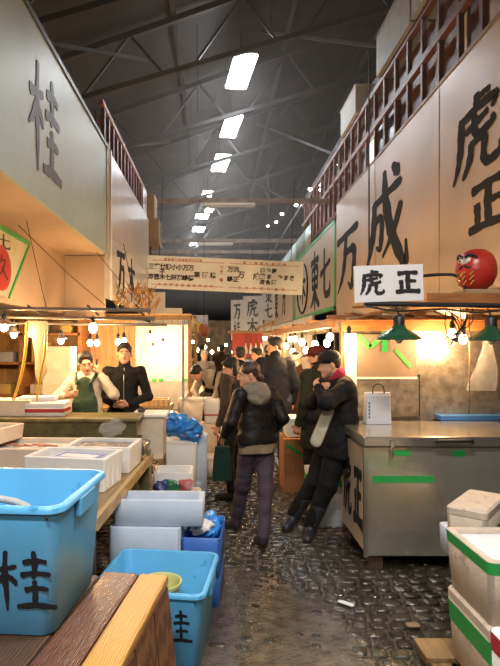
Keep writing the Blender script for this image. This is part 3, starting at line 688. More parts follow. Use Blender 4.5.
# ============================================================= hanging direction board
t = thing('direction_board', 'white board of shop names hanging across the aisle', 'sign', (0, 11.5, 0)); s_ = 11.5/FOC
A = W(146, 255, 11.5); B_ = W(303, 262, 11.5); hh = 33*s_; cxx = (A.x+B_.x)/2; wd = B_.x-A.x; tilt = -math.atan2(A.z-B_.z, wd)
t.location = (cxx, 11.5, (A.z+B_.z)/2-hh/2); t.rotation_euler = (0, -tilt, 0)
MB().bb(-wd/2, wd/2, 0, .04, -hh/2, hh/2).build('board', mat('sign_white', (.84, .89, .93), .5, var=.04), t)
PINKL = mat('pink_line', (.55, .25, .22), .6, var=0)
def TX(body, x, z, size, m=INK, sx=1.): text_mesh('lettering', body, size, m, t, (x, -.004, z), (PI/2, 0, 0), .002, sx, .004)
for z in (hh/2-.10, -hh/2+.09): MB().bb(-wd/2+.12, -.02, -.004, 0, z-.006, z+.006).bb(.10, wd/2-.1, -.004, 0, z-.006, z+.006).build('rule', PINKL, t)
def px_(p): return (p-224.5)*s_
def row(s, p0, p1, z, size, m=INK):
    for i, ch in enumerate(s):
        if ch != ' ': TX(ch, px_(p0+(p1-p0)*i/max(1, len(s)-1)), z, size, m)
row('三芝廿牌小小万万', 151, 191, .11, .13); TX('子', px_(162), .0, .12); row('京喜木七原源嶋橋', 151, 191, -.11, .13)
row('栗酒桂', 197, 213, -.03, .13); TX('第', px_(221.5), .14, .09, PINKL); TX('五', px_(221.5), .04, .09, PINKL); TX('号', px_(221.5), -.12, .09, PINKL)
row('万浜', 230, 236, .12, .13); row('嶋正', 230, 236, -.09, .13); TX('万', px_(241), .01, .16); TX('成', px_(256.5), -.01, .16)
row('㊣や原', 262.5, 274, .12, .11); row('蔵ま', 262.5, 269, .0, .11); row('店舎酒', 262.5, 274, -.12, .11); row('やまき', 280, 292, -.01, .12)
row('東京魚市場仲卸第三通路', 165, 200, .27, .06, PINKL); row('魚市場卸協同組合', 244, 284, .27, .06, PINKL); row('魚河岸仲卸売場案内所', 160, 212, -.265, .06, PINKL); row('鮮魚特種物売場', 240, 284, -.265, .06, PINKL)
for sx in (-1, 1): MB().tube([(sx*wd*.42, .02, hh/2), (sx*wd*.42, .02, hh/2+1.75)], .008, 6).build('hanger_wire', DARKM, t)

# thin steam and haze under the roof
hz = bpy.data.materials.new('haze'); hz.use_nodes = True; nt = hz.node_tree; nt.nodes.remove(nt.nodes['Principled BSDF'])
vs_ = nt.nodes.new('ShaderNodeVolumeScatter'); vs_.inputs['Density'].default_value = .011; vs_.inputs['Anisotropy'].default_value = .2; vs_.inputs['Color'].default_value = (1, .94, .88, 1)
nt.links.new(vs_.outputs[0], nt.nodes['Material Output'].inputs['Volume'])
o = MB().bb(-8.5, 8.5, 3, 45, 3.4, 8.6).build('haze', hz); o['kind'] = 'stuff'; tag(o, 'thin steamy haze hanging under the dark roof', 'haze')

# ============================================================= lamps shared by the stalls
BULBS = []
def bulb(x, y, z, label, power=12, cord=.5, group=None, r=.035, shade=None, src=None, col=WARM):
    t = thing('light_bulb', label, 'light bulb', (x, y, z), 0, group)
    MB().ball((0, 0, 0), (r, r, r*1.25), 12).build('glass', BULB, t, True)
    MB().lathe([(.016, r*.9), (.02, r*1.1), (.02, r*1.1+.05), (.008, r*1.1+.07)], n=12).build('socket', BLACKP, t, True)
    MB().tube([(0, 0, r*1.1+.06), (.004, 0, .06+cord*.5), (0, 0, cord)], .004, 5).build('cord', BLACKP, t)
    if shade: MB().lathe([(shade, r*.3), (shade*.97, r*.35), (shade*.45, r*1.3), (.025, r*1.9), (.02, r*1.9), (shade*.42, r*1.2), (shade*.94, r*.28)], n=20).build('reflector', mat('tin_reflector', (.7, .66, .58), .25, metal=.9), t, True)
    if power: light('bulb_light', (0, 0, -r*1.25-.035), power*(1.4 if x < 0 else 1.1), col, size=.04, parent=t)
    return t

# ============================================================= RIGHT STALL: steel chest, partition, shelf, lamps
CX, CY0, CY1, CW = 1.10, 4.0, 4.76, 1.35
t = thing('chest_freezer', 'long stainless steel ice chest with a brush-lettered white end panel', 'freezer', (CX, CY0, 0))
MB().bb(.0, CW, 0, CY1-CY0, .12, .93).build('body', STEELW, t, bevel=.006)
MB().bb(-.012, -.001, .02, CY1-CY0-.02, .15, .90).build('end_panel', mat('lettered_panel', (.62, .50, .38), .45, var=.05), t)
bb = MB(); glyph_mb(bb, '正', (-.014, .33, .28), (0, -.27, 0), (0, 0, .46), (-1, 0, 0), .002, 1.15); glyph_mb(bb, '虎', (-.014, .66, .30), (0, -.27, 0), (0, 0, .46), (-1, 0, 0), .002, 1.1); bb.build('brush_character', INK, t)
MB().bb(-.03, CW+.02, -.03, CY1-CY0+.02, .935, 1.01).build('lid', STEEL, t, bevel=.008)
MB().bb(-.026, .0, -.026, 0, .12, .93).build('corner_rail', STEEL, t)
MB().tube([(.50, -.036, .975), (.51, -.062, .985), (.64, -.068, .985), (.76, -.062, .985), (.77, -.036, .975)], .011, 8).build('handle', BLACKP, t, True)
lt = MB().bb(.165, .195, -.042, -.028, .93, .985).build('latch', STEEL, t, bevel=.003)
MB().bb(.168, .192, -.018, -.002, .81, .90).tube([(.18, -.035, .93), (.18, -.05, .90), (.18, -.03, .86), (.18, -.014, .85)], .006, 6).build('hasp', STEEL, lt, True)
for (x0, x1, z0, z1) in ((.20, .32, .865, .905), (.64, .73, .86, .905), (.045, .50, .665, .715)):
    MB().bb(x0, x1, -.004, .001, z0, z1).build('green_tape_strip', GREENT, t)
for (x, y) in ((.08, .08), (CW-.1, .08), (.08, .66), (CW-.1, .66)): MB().bb(x-.05, x+.05, y-.05, y+.05, 0, .12).build('foot', DKWOOD, t)

struct(MB().bb(1.16, 3.2, 4.97, 5.0, .0, 1.84).build('partition_wall', GALV))
t = thing('partition_trim', 'brown timber beam along the top of the metal partition behind the steel chest', 'beam', (1.12, 4.93, 1.84))
MB().bb(0, 2.1, -.02, .07, -.03, .06).build('beam', ORWOOD, t, bevel=.004)
o = MB().bb(1.50, 1.545, 4.925, 4.932, 1.62, 1.90).build('tape_strip', GREENT); tag(o, 'vertical strip of green tape stuck over the brown beam', 'tape')
o = MB().bb(1.55, 1.75, 4.955, 4.968, 1.42, 1.45).build('tape_strip', GREENT); tag(o, 'short horizontal strip of green tape below the brown board', 'tape')
t = thing('covered_board', 'brown framed board taped with green tape on the metal partition', 'board', (1.56, 4.955, 1.58), 0)
MB().bb(-.285, .255, -.015, 0, -.19, .20).build('panel', mat('brown_board', (.24, .185, .14), .5, var=.06), t, bevel=.004)
TPF = mat('faded_green_tape', (.10, .40, .10), .4, var=.1)
MB().bar((-.28, -.019, .19), (-.17, -.019, .08), .006, .05).build('tape', TPF, t); MB().bar((.06, -.019, .06), (.20, -.019, -.10), .006, .035).build('tape', TPF, t); MB().bar((-.17, -.019, .08), (-.07, -.019, .17), .006, .05).build('tape', TPF, t)
MB().bb(-.29, .26, -.018, -.0, -.21, -.19).build('edge', WHT, t)
t = thing('sheet_panel', 'lower metal sheet with a dark right edge behind the paper bag', 'panel', (1.16, 4.955, 1.03)); MB().bb(.0, .68, -.008, .01, 0, .36).build('sheet', GALV, t); MB().bb(.68, .69, -.012, .01, 0, .38).build('edge', DARKM, t)
o = MB().bb(1.98, 3.1, 4.80, 4.95, 1.012, 1.05).build('edge_strip', mat('tray_blue', (.05, .2, .55), .4)); tag(o, 'blue edged tray lying along the back of the steel chest', 'tray')
# paper bag on the lid
t = thing('paper_bag', 'white paper carrier bag with black rope handle standing on the steel chest', 'bag', (1.36, 4.62, 1.012), .08)
b = MB(); b.loft([rrect(.215, .10, .006, 0), rrect(.215, .10, .006, .02), rrect(.205, .085, .006, .24), rrect(.20, .07, .006, .265), rrect(.192, .062, .004, .262), rrect(.2, .08, .004, .03)]).build('bag', PAPER, t)
MB().tube(smooth_pts([(-.045, -.03, .22), (-.05, -.035, .27), (-.04, -.03, .32), (0, -.03, .34), (.04, -.03, .32), (.05, -.035, .27), (.045, -.03, .22)]), .005, 6).build('handle', BLACKP, t, True)
for i in range(5): MB().bb(-.092, -.080, -.053, -.049, .05+.03*i, .07+.03*i).build('printed_mark', mat('blue_print', (.15, .2, .4), .6), t)
# shelf with the daruma
o = MB().bb(1.66, 3.2, 4.30, 4.72, 1.995, 2.10).build('shelf_plank', ORWOOD, bevel=.006); tag(o, 'thick brown wooden shelf plank carrying the red round doll', 'shelf')
for x_ in (2.75, 3.1): struct(MB().bb(x_-.02, x_+.02, 4.66, 4.70, 2.10, 4.6).build('shelf_hanger', DARKM))
DX, DY = 2.14, 4.48
o = MB().bb(DX-.14, DX+.17, DY-.13, DY+.13, 2.102, 2.135).build('base_board', CARD, bevel=.004); tag(o, 'thin wooden base board under the red round doll', 'board')
t = thing('round_doll', 'red round papier-mache doll with bearded face and gold marks on the shelf', 'doll', (DX, DY, 2.136), -1.05)
prof = [(0.02, 0), (.07, .004), (.115, .04), (.142, .10), (.147, .155), (.140, .21), (.115, .265), (.07, .30), (.02, .312)]
MB().lathe(prof, n=32).build('body', RED, t, True)
sdf_obj('face', [ell((0, -.075, .195), (.085, .068, .075))], mat('doll_face', (.62, .52, .45), .5, var=.05), t, .007)
b = MB(); 
for sx in (-1, 1):
    b.tube(smooth_pts([(sx*.012, -.143, .235), (sx*.035, -.143, .255), (sx*.065, -.122, .25), (sx*.08, -.098, .225)]), .010, 8); b.tube(smooth_pts([(sx*.01, -.145, .175), (sx*.035, -.140, .16), (sx*.06, -.122, .165), (sx*.078, -.10, .19)]), .009, 8)
b.build('brow_and_beard', INK, t, True)
for sx in (-1, 1):
    e = MB().ball((sx*.033, -.137, .212), (.018, .008, .016), 12).build('eye', WHT, t, True)
    if sx < 0: MB().ball((sx*.033, -.1455, .212), (.009, .004, .009), 10).build('pupil', INK, e, True)
MB().ball((0, -.15, .195), (.012, .012, .016), 10).build('nose', mat('doll_face', (0, 0, 0)), t, True)
for sx in (-1, 0, 1):
    for (z0, z1) in ((.035, .065), (.07, .10), (.105, .128)):
        a = sx*.42; zz = (z0+z1)/2; rr = .118+.03*min(1, zz/.1)
        MB().tube([(rr*math.sin(a-.09), -rr*math.cos(a-.09), z0), (rr*math.sin(a), -rr*math.cos(a)-.002, zz), (rr*math.sin(a+.10), -rr*math.cos(a+.1), z1)], .006, 6).build('gold_mark', GOLD, t, True)
t.scale = (1.1, 1.1, 1.1)
# small framed sign 虎正 hung from a rod, green lamps
t = thing('shop_sign', 'small white shop sign with two black brush characters above the steel chest', 'sign', W(389, 283, 4.2), 0)
t.rotation_euler = (0, -.03, 0)
MB().bb(-.268, .268, 0, .03, -.145, .14).build('board', mat('sign_bright', (.80, .80, .82), .45, var=.02), t, bevel=.003)
bb = MB(); glyph_mb(bb, '虎', (-.225, -.002, -.085), (.19, 0, 0), (0, 0, .185), (0, -1, 0), .002, 1.25); glyph_mb(bb, '正', (.05, -.002, -.085), (.19, 0, 0), (0, 0, .18), (0, -1, 0), .002, 1.2); bb.build('brush_character', INK, t)
rz0 = W(389, 305, 4.22).z
t = thing('hanging_rod', 'dark metal rod hung over the steel chest carrying cables and lamps', 'rod', (0, 4.22, 0)); MB().tube([(1.14, 0, rz0+.01), (3.1, 0, rz0-.02)], .02, 10).build('rod', DARKM, t, True)
MB().tube(smooth_pts([(1.15, -.02, rz0-.01), (1.4, -.03, rz0-.05), (1.75, .02, rz0-.03), (2.0, -.02, rz0-.06), (2.4, 0, rz0-.02)]), .008, 6).build('cable', BLACKP, t, True)
for x_ in (1.18, 3.0): MB().tube([(x_, 0, rz0), (x_, 0, 4.0)], .006, 6).build('hanger_wire', DARKM, t)
o = MB().tube(smooth_pts([(1.7, 4.5, 2.26), (1.85, 4.5, 2.27), (1.97, 4.48, 2.26), (2.03, 4.46, 2.19), (2.04, 4.46, 2.11)]), .014, 8).build('bent_arm', DARKM, smooth=True); tag(o, 'bent dark metal arm between the shop sign and the red doll', 'bracket')
def green_lamp(px, py, Y, lab, sc=1.):
    p = W(px, py, Y); t = thing('pendant_lamp', lab, 'lamp', p, 0, None)
    MB().lathe([(.17, 0), (.175, .006), (.165, .02), (.12, .055), (.065, .085), (.045, .115), (.043, .118), (.06, .082), (.115, .048), (.158, .014), (.165, .003)], n=28).build('lamp_shade', GREENE, t, True)
    MB().lathe([(.045, .105), (.045, .175), (.03, .195), (.012, .20)], n=16).build('socket', BLACKP, t, True)
    MB().lathe([(.155, -.002), (.155, .004), (.04, .05), (.035, .05)], n=20).build('inner_reflector', WHT, t, True)
    MB().ball((0, 0, .01), (.035, .035, .04), 12).build('bulb', WHT, t, True)
    MB().tube(smooth_pts([(0, 0, .19), (-.01, .01, .23), (-.02, .01, .25), (-.02, 0, .28)]), .007, 6).build('cord', BLACKP, t, True)
    return t
green_lamp(399, 340, 4.22, 'dark green enamel pendant lamp hanging under the small shop sign'); green_lamp(491, 341, 4.22, 'dark green enamel pendant lamp at the right edge over the steel chest')
bulb(W(452, 333, 4.62).x, 4.62, W(452, 333, 4.62).z, 'bright bare bulb between the green lamps, the left of two', 15, .30); bulb(W(463, 339, 4.66).x, 4.66, W(463, 339, 4.66).z, 'bright bare bulb between the green lamps, the right of two', 13, .34)
t = thing('cable_tangle', 'tangle of black cables hanging over the two bright bulbs', 'cable', W(456, 322, 4.55))
for k_ in range(7):
    r_ = random.Random(k_); MB().tube(smooth_pts([(r_.uniform(-.15, .15), 0, .12), (r_.uniform(-.12, .12), r_.uniform(-.04, .04), -.02), (r_.uniform(-.10, .10), r_.uniform(-.04, .04), -.14), (r_.uniform(-.06, .12), 0, -.2+.1*r_.random()), (r_.uniform(-.12, .15), 0, .05)]), .005, 5).build('cable', BLACKP, t, True)
o = MB().tube(smooth_pts([(W(469, 320, 4.7).x, 4.7, 1.95), (W(469, 360, 4.7).x+.01, 4.71, 1.5), (W(469, 400, 4.7).x, 4.7, 1.08)]), .006, 6).build('cable', DKWOOD, smooth=True); tag(o, 'single brown cable hanging straight down the metal partition', 'cable')
# crumpled odds and ends lying between beam and shelf
t = thing('wood_scraps', 'ragged straw and wood scraps lying on the ledge above the partition', 'scrap', (1.2, 4.85, 1.93))
for k_ in range(30):
    r_ = random.Random(40+k_); x_ = r_.uniform(0, 1.7); MB().box((x_, r_.uniform(-.05, .05), r_.uniform(.0, .10)), (r_.uniform(.12, .4), .03, .018), R=Euler((r_.uniform(-.3, .3), r_.uniform(-.3, .3), r_.uniform(-.4, .4))).to_matrix()).build('scrap', [ORWOOD, TWOOD, CARD][k_ % 3], t)
MB().bb(-.05, 2.0, -.1, .12, -.03, -.025).build('ledge', ORWOOD, t)
sdf_obj('crumpled_film', [ell((.85, -.06, .08), (.12, .06, .06)), ell((.95, -.08, .03), (.06, .05, .05))], mat('pale_film', (.75, .7, .6), .3), t, .014, noise=.02, nscale=55)
bulb(W(349, 338, 4.75).x, 4.75, W(349, 338, 4.75).z, 'bare bulb at the left end of the metal partition above the leaning man', 12, 1.81-W(349, 338, 4.75).z)
o = MB().bb(1.165, 1.27, 4.945, 4.968, 1.03, 1.79).build('white_strip', WHT); tag(o, 'white vertical board at the left end of the metal partition', 'board')  # whitish panel; its plain white also stands in for the glare here
# clear bag hanging at the right
t = thing('clear_bag', 'clear plastic bag hanging from the partition under the right green lamp', 'bag', W(484, 368, 4.75))
MB().loft([[Vector((cx_+rx*math.cos(a*PI/8), .03*math.sin(a*PI/8)+.01*math.sin(a*3+z*20), z)) for a in range(16)] for (z, rx, cx_) in ((-.20, .13, -.02), (-.12, .125, -.01), (0, .10, .02), (.10, .07, .03), (.20, .04, .03), (.25, .05, .03))]).build('film', FILM, t, True)
MB().tube([(.03, 0, .2), (.02, 0, .42)], .004, 5).build('string', DARKM, t)
# right rear of the stall: backs and posts
for (x_, y_) in ((1.18, 4.95), (3.2, 4.95)): struct(MB().bb(x_-.04, x_+.04, y_+.05, y_+.12, 0, 1.84).build('stall_post', ORWOOD))

# ============================================================= RIGHT: farther stalls up the aisle
t = thing('stall_canopy', 'orange-brown timber canopy edge running up the right side above the crowd', 'beam', (0, 0, 0))
MB().bb(1.05, 1.13, 5.2, 14, 1.85, 1.93).build('edge', ORWOOD, t)
for y_ in np.arange(5.4, 13.4, 1.3): MB().bb(1.1, 3.3, y_, y_+.06, 1.931, 1.98).build('rafter', ORWOOD, t)
for k_ in range(5): MB().bb(1.29+.2*k_, 1.31+.2*k_, 5.2, 14, 1.89, 1.93).build('batten', TWOOD, t)
for y_ in (9.4, 12.2): MB().bb(1.132, 1.19, y_, y_+.07, 0, 1.95).build('post', ORWOOD, t)
BRIGHT = mat('pale_stall_board', (.70, .56, .40), .6, var=.1, scale=4)
struct(MB().bb(3.3, 3.36, 5.05, 14.5, 0, 2.45).build('wall_stall_right', BRIGHT))
struct(MB().bb(2.75, 3.3, 8.6, 8.65, 0, 1.9).build('wall_stall_divider', BRIGHT))
for i, (px, py, Y, pw) in enumerate([(286, 346, 7.2, 16), (293, 352, 8.4, 0), (302, 342, 6.8, 22), (315, 345, 6.5, 26), (327, 343, 6.0, 14), (330, 336, 6.6, 0), (295, 335, 9.4, 14), (290, 333, 10.2, 0), (272, 341, 11.6, 12), (268, 345, 13, 0), (306, 350, 7.8, 10)]):
    p = W(px, py, Y); x_ = min([1.09, 1.3, 1.5, 1.7], key=lambda q: abs(q-p.x)); Y = min(13, (x_)*FOC/(px-VX)); p = W(px, py, Y); z_ = min(p.z, 1.77); bulb(x_, Y, z_, 'glowing bare bulb hanging in the right-hand stalls behind the crowd', pw, (1.85 if x_ < 1.2 else 1.89)-z_, 'bare bulbs over the right-hand stalls', r=.04)
def shelf_boxes(x0, x1, y0, y1, z, n, seed, lab, grp):
    r_ = random.Random(seed); ms = [STY, STYW, CARD, STY, GREYB]
    for i in range(n):
        w_ = min(r_.uniform(.3, .45), (y1-y0)/n*.92); d_ = r_.uniform(.3, .4); h_ = r_.uniform(.14, .28); m_ = ms[r_.randrange(5)]
        t = thing('fish_box', lab, 'box', ((x0+x1)/2, y0+(y1-y0)*(i+.5)/n, z), 0, grp)
        tub_mb(d_, w_, h_, .025, .012, .015).build('body', m_, t); 
        if r_.random() < .5: MB().loft([rrect(d_+.004, w_+.004, .015, h_), rrect(d_+.004, w_+.004, .015, h_+.03)]).build('lid', m_, t)
t = thing('stall_counter', 'wooden stall counter behind the crowd on the right side', 'counter', (2.1, 0, 0)); MB().bb(-.38, .6, 5.6, 12.6, .72, .78).build('top', TWOOD, t); MB().bb(-.34, -.3, 5.7, 12.5, .0, .72).build('front', BRIGHT, t)
shelf_boxes(1.95, 2.15, 5.7, 12.4, .782, 12, 5, 'fish box on the right-hand counter behind the crowd', 'fish boxes on the right-hand counter')
# taped crate and styrofoam box in front of it, between the man and the dark coat
t = thing('crate', 'tall orange-brown crate with green edge tape behind the leaning man', 'crate', (.90, 6.3, 0), 0)
MB().bb(-.16, .16, -.22, .22, 0, .62).build('body', mat('orange_board', (.50, .24, .10), .6, wood=True, stretch=(4, 4, .8), scale=6, col2=(.36, .15, .05)), t, bevel=.005)
MB().bb(.08, .166, -.226, .226, 0, .626).build('green_tape_edge', GREENT, t); MB().bar((-.13, -.224, .56), (.10, -.224, .40), .006, .035).build('green_tape_strip', GREENT, t)
t = thing('styrofoam_box', 'grey white box standing on the orange-brown crate', 'box', (.90, 6.3, .627)); MB().bb(-.12, .13, -.17, .17, 0, .22).build('body', STY, t, bevel=.01)
t = thing('styrofoam_box', 'white styrofoam bin on the floor between the leaning man and the steel chest', 'box', (1.02, 5.12, 0)); tub_mb(.34, .40, .46, .03, .03, .03).build('body', STY, t, True); MB().loft([rrect(.35, .41, .03, .46), rrect(.35, .41, .03, .50)]).build('lid', STY, t); MB().loft([rrect(.352, .412, .03, .39), rrect(.352, .412, .03, .44)]).build('green_tape_band', GREENT, t)

# ============================================================= RIGHT FOREGROUND: stacked fish boxes on a pallet
t = thing('pallet', 'worn wooden pallet under the stacked styrofoam boxes at the right edge', 'pallet', (1.62, 2.30, 0))
for k_ in range(5): MB().bb(-.56+.0, .5, -.6+.26*k_, -.6+.26*k_+.19, .075, .10).build('slat', TWOOD, t, bevel=.003)
for x_ in (-.5, 0, .42): MB().bb(x_-.04, x_+.06, -.6, .63, 0.0, .075).build('bearer', TWOOD, t)
def taped_box(lab, c, dims, z0, h, m_=STYD, band=(0.78, .92), lid=False, taper=.02, r=.03, contents=None, band_m=GREENT, rz=0):
    t = thing('fish_box', lab, 'box', (c[0], c[1], z0), rz)
    tub_mb(dims[0], dims[1], h, .035, taper, r).build('body', m_, t, True)
    if band:
        za, zb = h*band[0], h*band[1]; ga = 2*taper*(1-band[0]); gb = 2*taper*(1-band[1])
        MB().loft([rrect(dims[0]-ga+.004, dims[1]-ga+.004, r, za), rrect(dims[0]-gb+.004, dims[1]-gb+.004, r, zb)], False, False).build('tape_band', band_m, t, False)
    if lid: MB().loft([rrect(dims[0]+.002, dims[1]+.002, r, h+.001), rrect(dims[0]+.002, dims[1]+.002, r, h+.035), rrect(dims[0]-.02, dims[1]-.02, r*.8, h+.045)]).build('lid', m_, t, False)
    if contents: MB().loft([rrect(dims[0]-.09, dims[1]-.09, r*.6, h-.03), rrect(dims[0]-.09, dims[1]-.09, r*.6, h-.022)]).build(*contents, t)
    return t
taped_box('lower taped styrofoam fish box standing on the wooden pallet', (1.44, 2.56), (.52, .46), .101, .31, band=(.62, .95), lid=True)
taped_box('open styrofoam fish box with green tape rim, on top at the right edge', (1.44, 2.57), (.53, .46), .458, .29, band=(.80, .985), contents=('inner_lid', PAPER))
taped_box('styrofoam box at the back of the right stack, lower one', (1.66, 3.06), (.50, .42), .0, .42, band=None, lid=True)
Rb = Matrix.Rotation(-.70, 3, 'Z'); cb_ = Vector((1.41, 2.83, 0))+Rb@Vector((-.105, .22, 0))
taped_box('taller styrofoam box with green tape behind the open one at the right', (cb_.x, cb_.y), (.21, .44), .466, .30, band=(.42, .74), lid=True, taper=.01, rz=-.70)
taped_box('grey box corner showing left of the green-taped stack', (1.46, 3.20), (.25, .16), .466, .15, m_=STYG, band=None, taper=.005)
t = taped_box('white styrofoam box with red tape in the bottom right corner', (1.29, 1.84), (.52, .44), .10, .52, m_=STY, band=(.86, .99), band_m=REDT, lid=False, taper=.01)

# ============================================================= LEFT FOREGROUND: table, blue bins
A = -math.radians(7.6)
t = thing('trestle_table', 'rough wooden trestle table with a wet dark plank and a yellow plank', 'table', (-.215, 2.36, 0), A)
ZT = .69
MB().bb(-.128, 0, -1.25, 0, ZT-.045, ZT).build('yellow_plank', YWOOD, t, bevel=.012)
MB().bb(-.30, -.135, -1.25, .02, ZT-.05, ZT-.008).build('wet_plank', WETWOOD, t, bevel=.015)
MB().bb(-1.5, -.305, -1.25, -.02, ZT-.05, ZT-.012).build('dark_plank', DKWOOD, t, bevel=.01)
b = MB()
for k_ in range(5): b.add([(-.0, -.02-.25*k_, ZT-.045), (-.0, -.255-.25*k_, ZT-.045), (.07, -.255-.25*k_, .02), (.07, -.02-.25*k_, .02), (-.03, -.02-.25*k_, ZT-.045), (-.03, -.255-.25*k_, ZT-.045), (.04, -.255-.25*k_, .02), (.04, -.02-.25*k_, .02)], [(0, 1, 2, 3), (7, 6, 5, 4), (0, 4, 5, 1), (1, 5, 6, 2), (2, 6, 7, 3), (3, 7, 4, 0)])
b.build('side_boards', mat('brown_side_board', (.22, .10, .045), .5, wood=True, stretch=(4, 4, .8), scale=7, col2=(.12, .05, .025), bump=.3), t)
for (x, y) in ((-.08, -.08), (-1.4, -.08), (-.08, -1.15), (-1.4, -1.15)): MB().bb(x-.04, x+.03, y-.04, y+.04, 0, ZT-.05).build('leg', DKWOOD, t)
def bin_(lab, corner, rz, w_, d_, h_, z0, chars, cs):
    # corner: the rim's front right corner
    R = Matrix.Rotation(rz, 3, 'Z'); c = Vector((corner[0], corner[1], 0))+R@Vector((-w_/2, d_/2, 0))
    t = thing('plastic_bin', lab, 'bin', (c.x, c.y, z0), rz)
    tub_mb(w_, d_, h_, .006, .03, .05, .018, .025).build('tub', BLUE, t, True)
    yf = -d_/2+.018+.03; tl = math.atan2(.03, h_)
    # handle recess bars on both ends
    for sx in (-1, 1): MB().bb(sx*(w_/2-.009)-.01, sx*(w_/2-.009)+.012, -.09, .09, h_-.09, h_-.02).build('handle', BLUE, t, bevel=.006)
    MB().ball((w_/2-.05, -d_/2+.004, h_-.035), .006, 8).build('rivet', INK, t, True)
    bb = MB()
    x0, z0_, cw, chh = cs
    def yy(z): return -d_/2+.018+.03*(1-z/h_)-.002
    glyph_mb(bb, chars, (x0, yy(z0_)-.001, z0_), (cw, 0, 0), (0, yy(z0_+chh)-yy(z0_), chh), (0, -1, 0), .0015, .85); bb.build('brush_character', INK, t)
    return t, c
big, cb = bin_('large blue plastic bin with a brush character, on the table at the left edge', (-.53, 1.82), -math.radians(4.6), .68, .57, .462, ZT-.010, '桂', (.08, .10, .225, .20))
small, cs_ = bin_('smaller blue plastic bin with a brush character standing on the floor', (-.064, 2.66), A, .60, .575, .45, 0.0, '桂', (.06, .20, .165, .16))
o = MB().tube(smooth_pts([(-1.20, 2.02, .72), (-1.17, 2.0, .95), (-1.10, 1.99, 1.12), (-1.0+.2, 1.98, 1.10), (-.76, 1.98, .9), (-.75, 1.99, .72)]), .013, 10).build('hose_loop', GREYB, smooth=True); o.location = (.10, 0, .0); tag(o, 'grey hose bent in a loop inside the large blue bin', 'hose')
t = thing('bucket', 'round yellow-green bucket standing inside the smaller blue bin', 'bucket', (-.315, 2.98, .008))
MB().lathe([(.085, 0), (.105, .36), (.115, .362), (.117, .38), (.108, .38), (.098, .36), (.08, .006)], n=32).build('pail', mat('yellow_bucket', (.62, .62, .25), .4, var=.05), t, True)

# ============================================================= LEFT MIDDLE: plank table with fish boxes
t = thing('plank_table', 'long plank table holding white fish boxes on the left', 'table', (0, 0, 0))
b = MB(); b.add([(-3.2, 2.9, .70), (-.675, 2.9, .70), (-.585, 4.62, .70), (-3.2, 4.62, .70), (-3.2, 2.9, .75), (-.675, 2.9, .75), (-.585, 4.62, .75), (-3.2, 4.62, .75)], [(3, 2, 1, 0), (4, 5, 6, 7), (0, 1, 5, 4), (1, 2, 6, 5), (2, 3, 7, 6), (3, 0, 4, 7)]); b.build('top', TWOOD, t)
MB().bar((-.66, 2.9, .725), (-.57, 4.62, .725), .03, .07).build('edge_plank', mat('light_edge_wood', (.55, .36, .15), .5, wood=True, stretch=(4, .8, 4)), t)
MB().bb(-.66, -.57, 4.50, 4.62, 0, .80).build('leg', MOSS, t, bevel=.006); MB().bb(-.78, -.70, 3.0, 3.1, 0, .70).build('leg', DKWOOD, t); MB().bb(-3.1, -3.0, 3.0, 3.1, 0, .70).build('leg', DKWOOD, t); MB().bb(-3.1, -3.0, 4.5, 4.6, 0, .70).build('leg', DKWOOD, t)
def fbox(lab, c, w_, d_, h_, z0, rz=-.10, m_=STY, t_=.03, fill=None, parts=None, taper=.01):
    t = thing('fish_box', lab, 'box', (c[0], c[1], z0), rz); tub_mb(w_, d_, h_, t_, taper, .012).build('body', m_, t)
    if fill: MB().loft([rrect(w_-.07-2*taper*.5, d_-.07-taper, .01, h_*.35), rrect(w_-.07-taper, d_-.07-taper, .01, h_*.75)]).build(fill[0], fill[1], t)
    return t
t = fbox('nearest white styrofoam box, a blue printed packet inside, on the plank table', (-.96, 3.62), .56, .34, .214, .751, -.17)
for k_ in range(3):
    MB().bb(.268, .279, -.11+.09*k_, -.10+.09*k_, .02, .19).build('side_rib', STY, t)
pk = thing('packet', 'flat blue and white printed packet lying in the nearest white box', 'packet', (-.93, 3.62, .785), -.3); MB().bb(-.15, .15, -.09, .09, 0, .16).build('pad', PAPER, pk, bevel=.01); MB().bb(-.15, .15, -.09, -.06, .16, .164).bb(-.15, .15, .06, .09, .16, .164).bb(-.15, -.13, -.06, .06, .16, .164).bb(.13, .15, -.06, .06, .16, .164).build('print', mat('packet_blue', (.12, .25, .65), .5), pk)
t = fbox('second white box behind the nearest one, wet grey fish inside', (-.87, 4.13), .50, .40, .19, .751, -.08); MB().loft([rrect(.42, .32, .01, .1), rrect(.42, .32, .01, .165)]).build('wet_fish', mat('wet_grey_fish', (.30, .26, .24), .2, var=.3, scale=20, bump=.6), t)
t = fbox('wide shallow cream box with pinkish fish on the plank table', (-1.64, 4.32), .96, .52, .15, .751, -.04, STYW, fill=('ice', ICE))
for k_ in range(7): MB().ball((-.12+.07*k_, .08+.03*math.sin(k_*2), .118), (.05, .018, .012), 10, Matrix.Rotation(.3*math.sin(k_*1.7), 3, 'Z')).build('fish_fillet', FISH, t, True)
t = fbox('cream box of pinkish fish stacked at the far left edge', (-1.98, 4.42), .62, .42, .12, .904, -.2, STYW, fill=('ice', ICE))
for k_ in range(6): MB().ball((-.15+.07*k_, .05+.03*math.cos(k_*2), .095), (.05, .018, .012), 10).build('fish_fillet', FISH, t, True)
t = thing('steel_tray', 'stainless steel tray at the far end of the plank table', 'tray', (-.68, 4.46, .80-.048), -.1); tub_mb(.20, .26, .13, .006, .012, .03).build('pan', STEEL, t, True)
MB().loft([rrect(.17, .23, .02, .06), rrect(.17, .23, .02, .10)]).build('water', mat('murky_water', (.25, .17, .09), .08), t)
t = thing('clear_bag', 'clear plastic bag resting on the second white box', 'bag', W(112, 429, 4.30)+Vector((0, 0, -.055)))
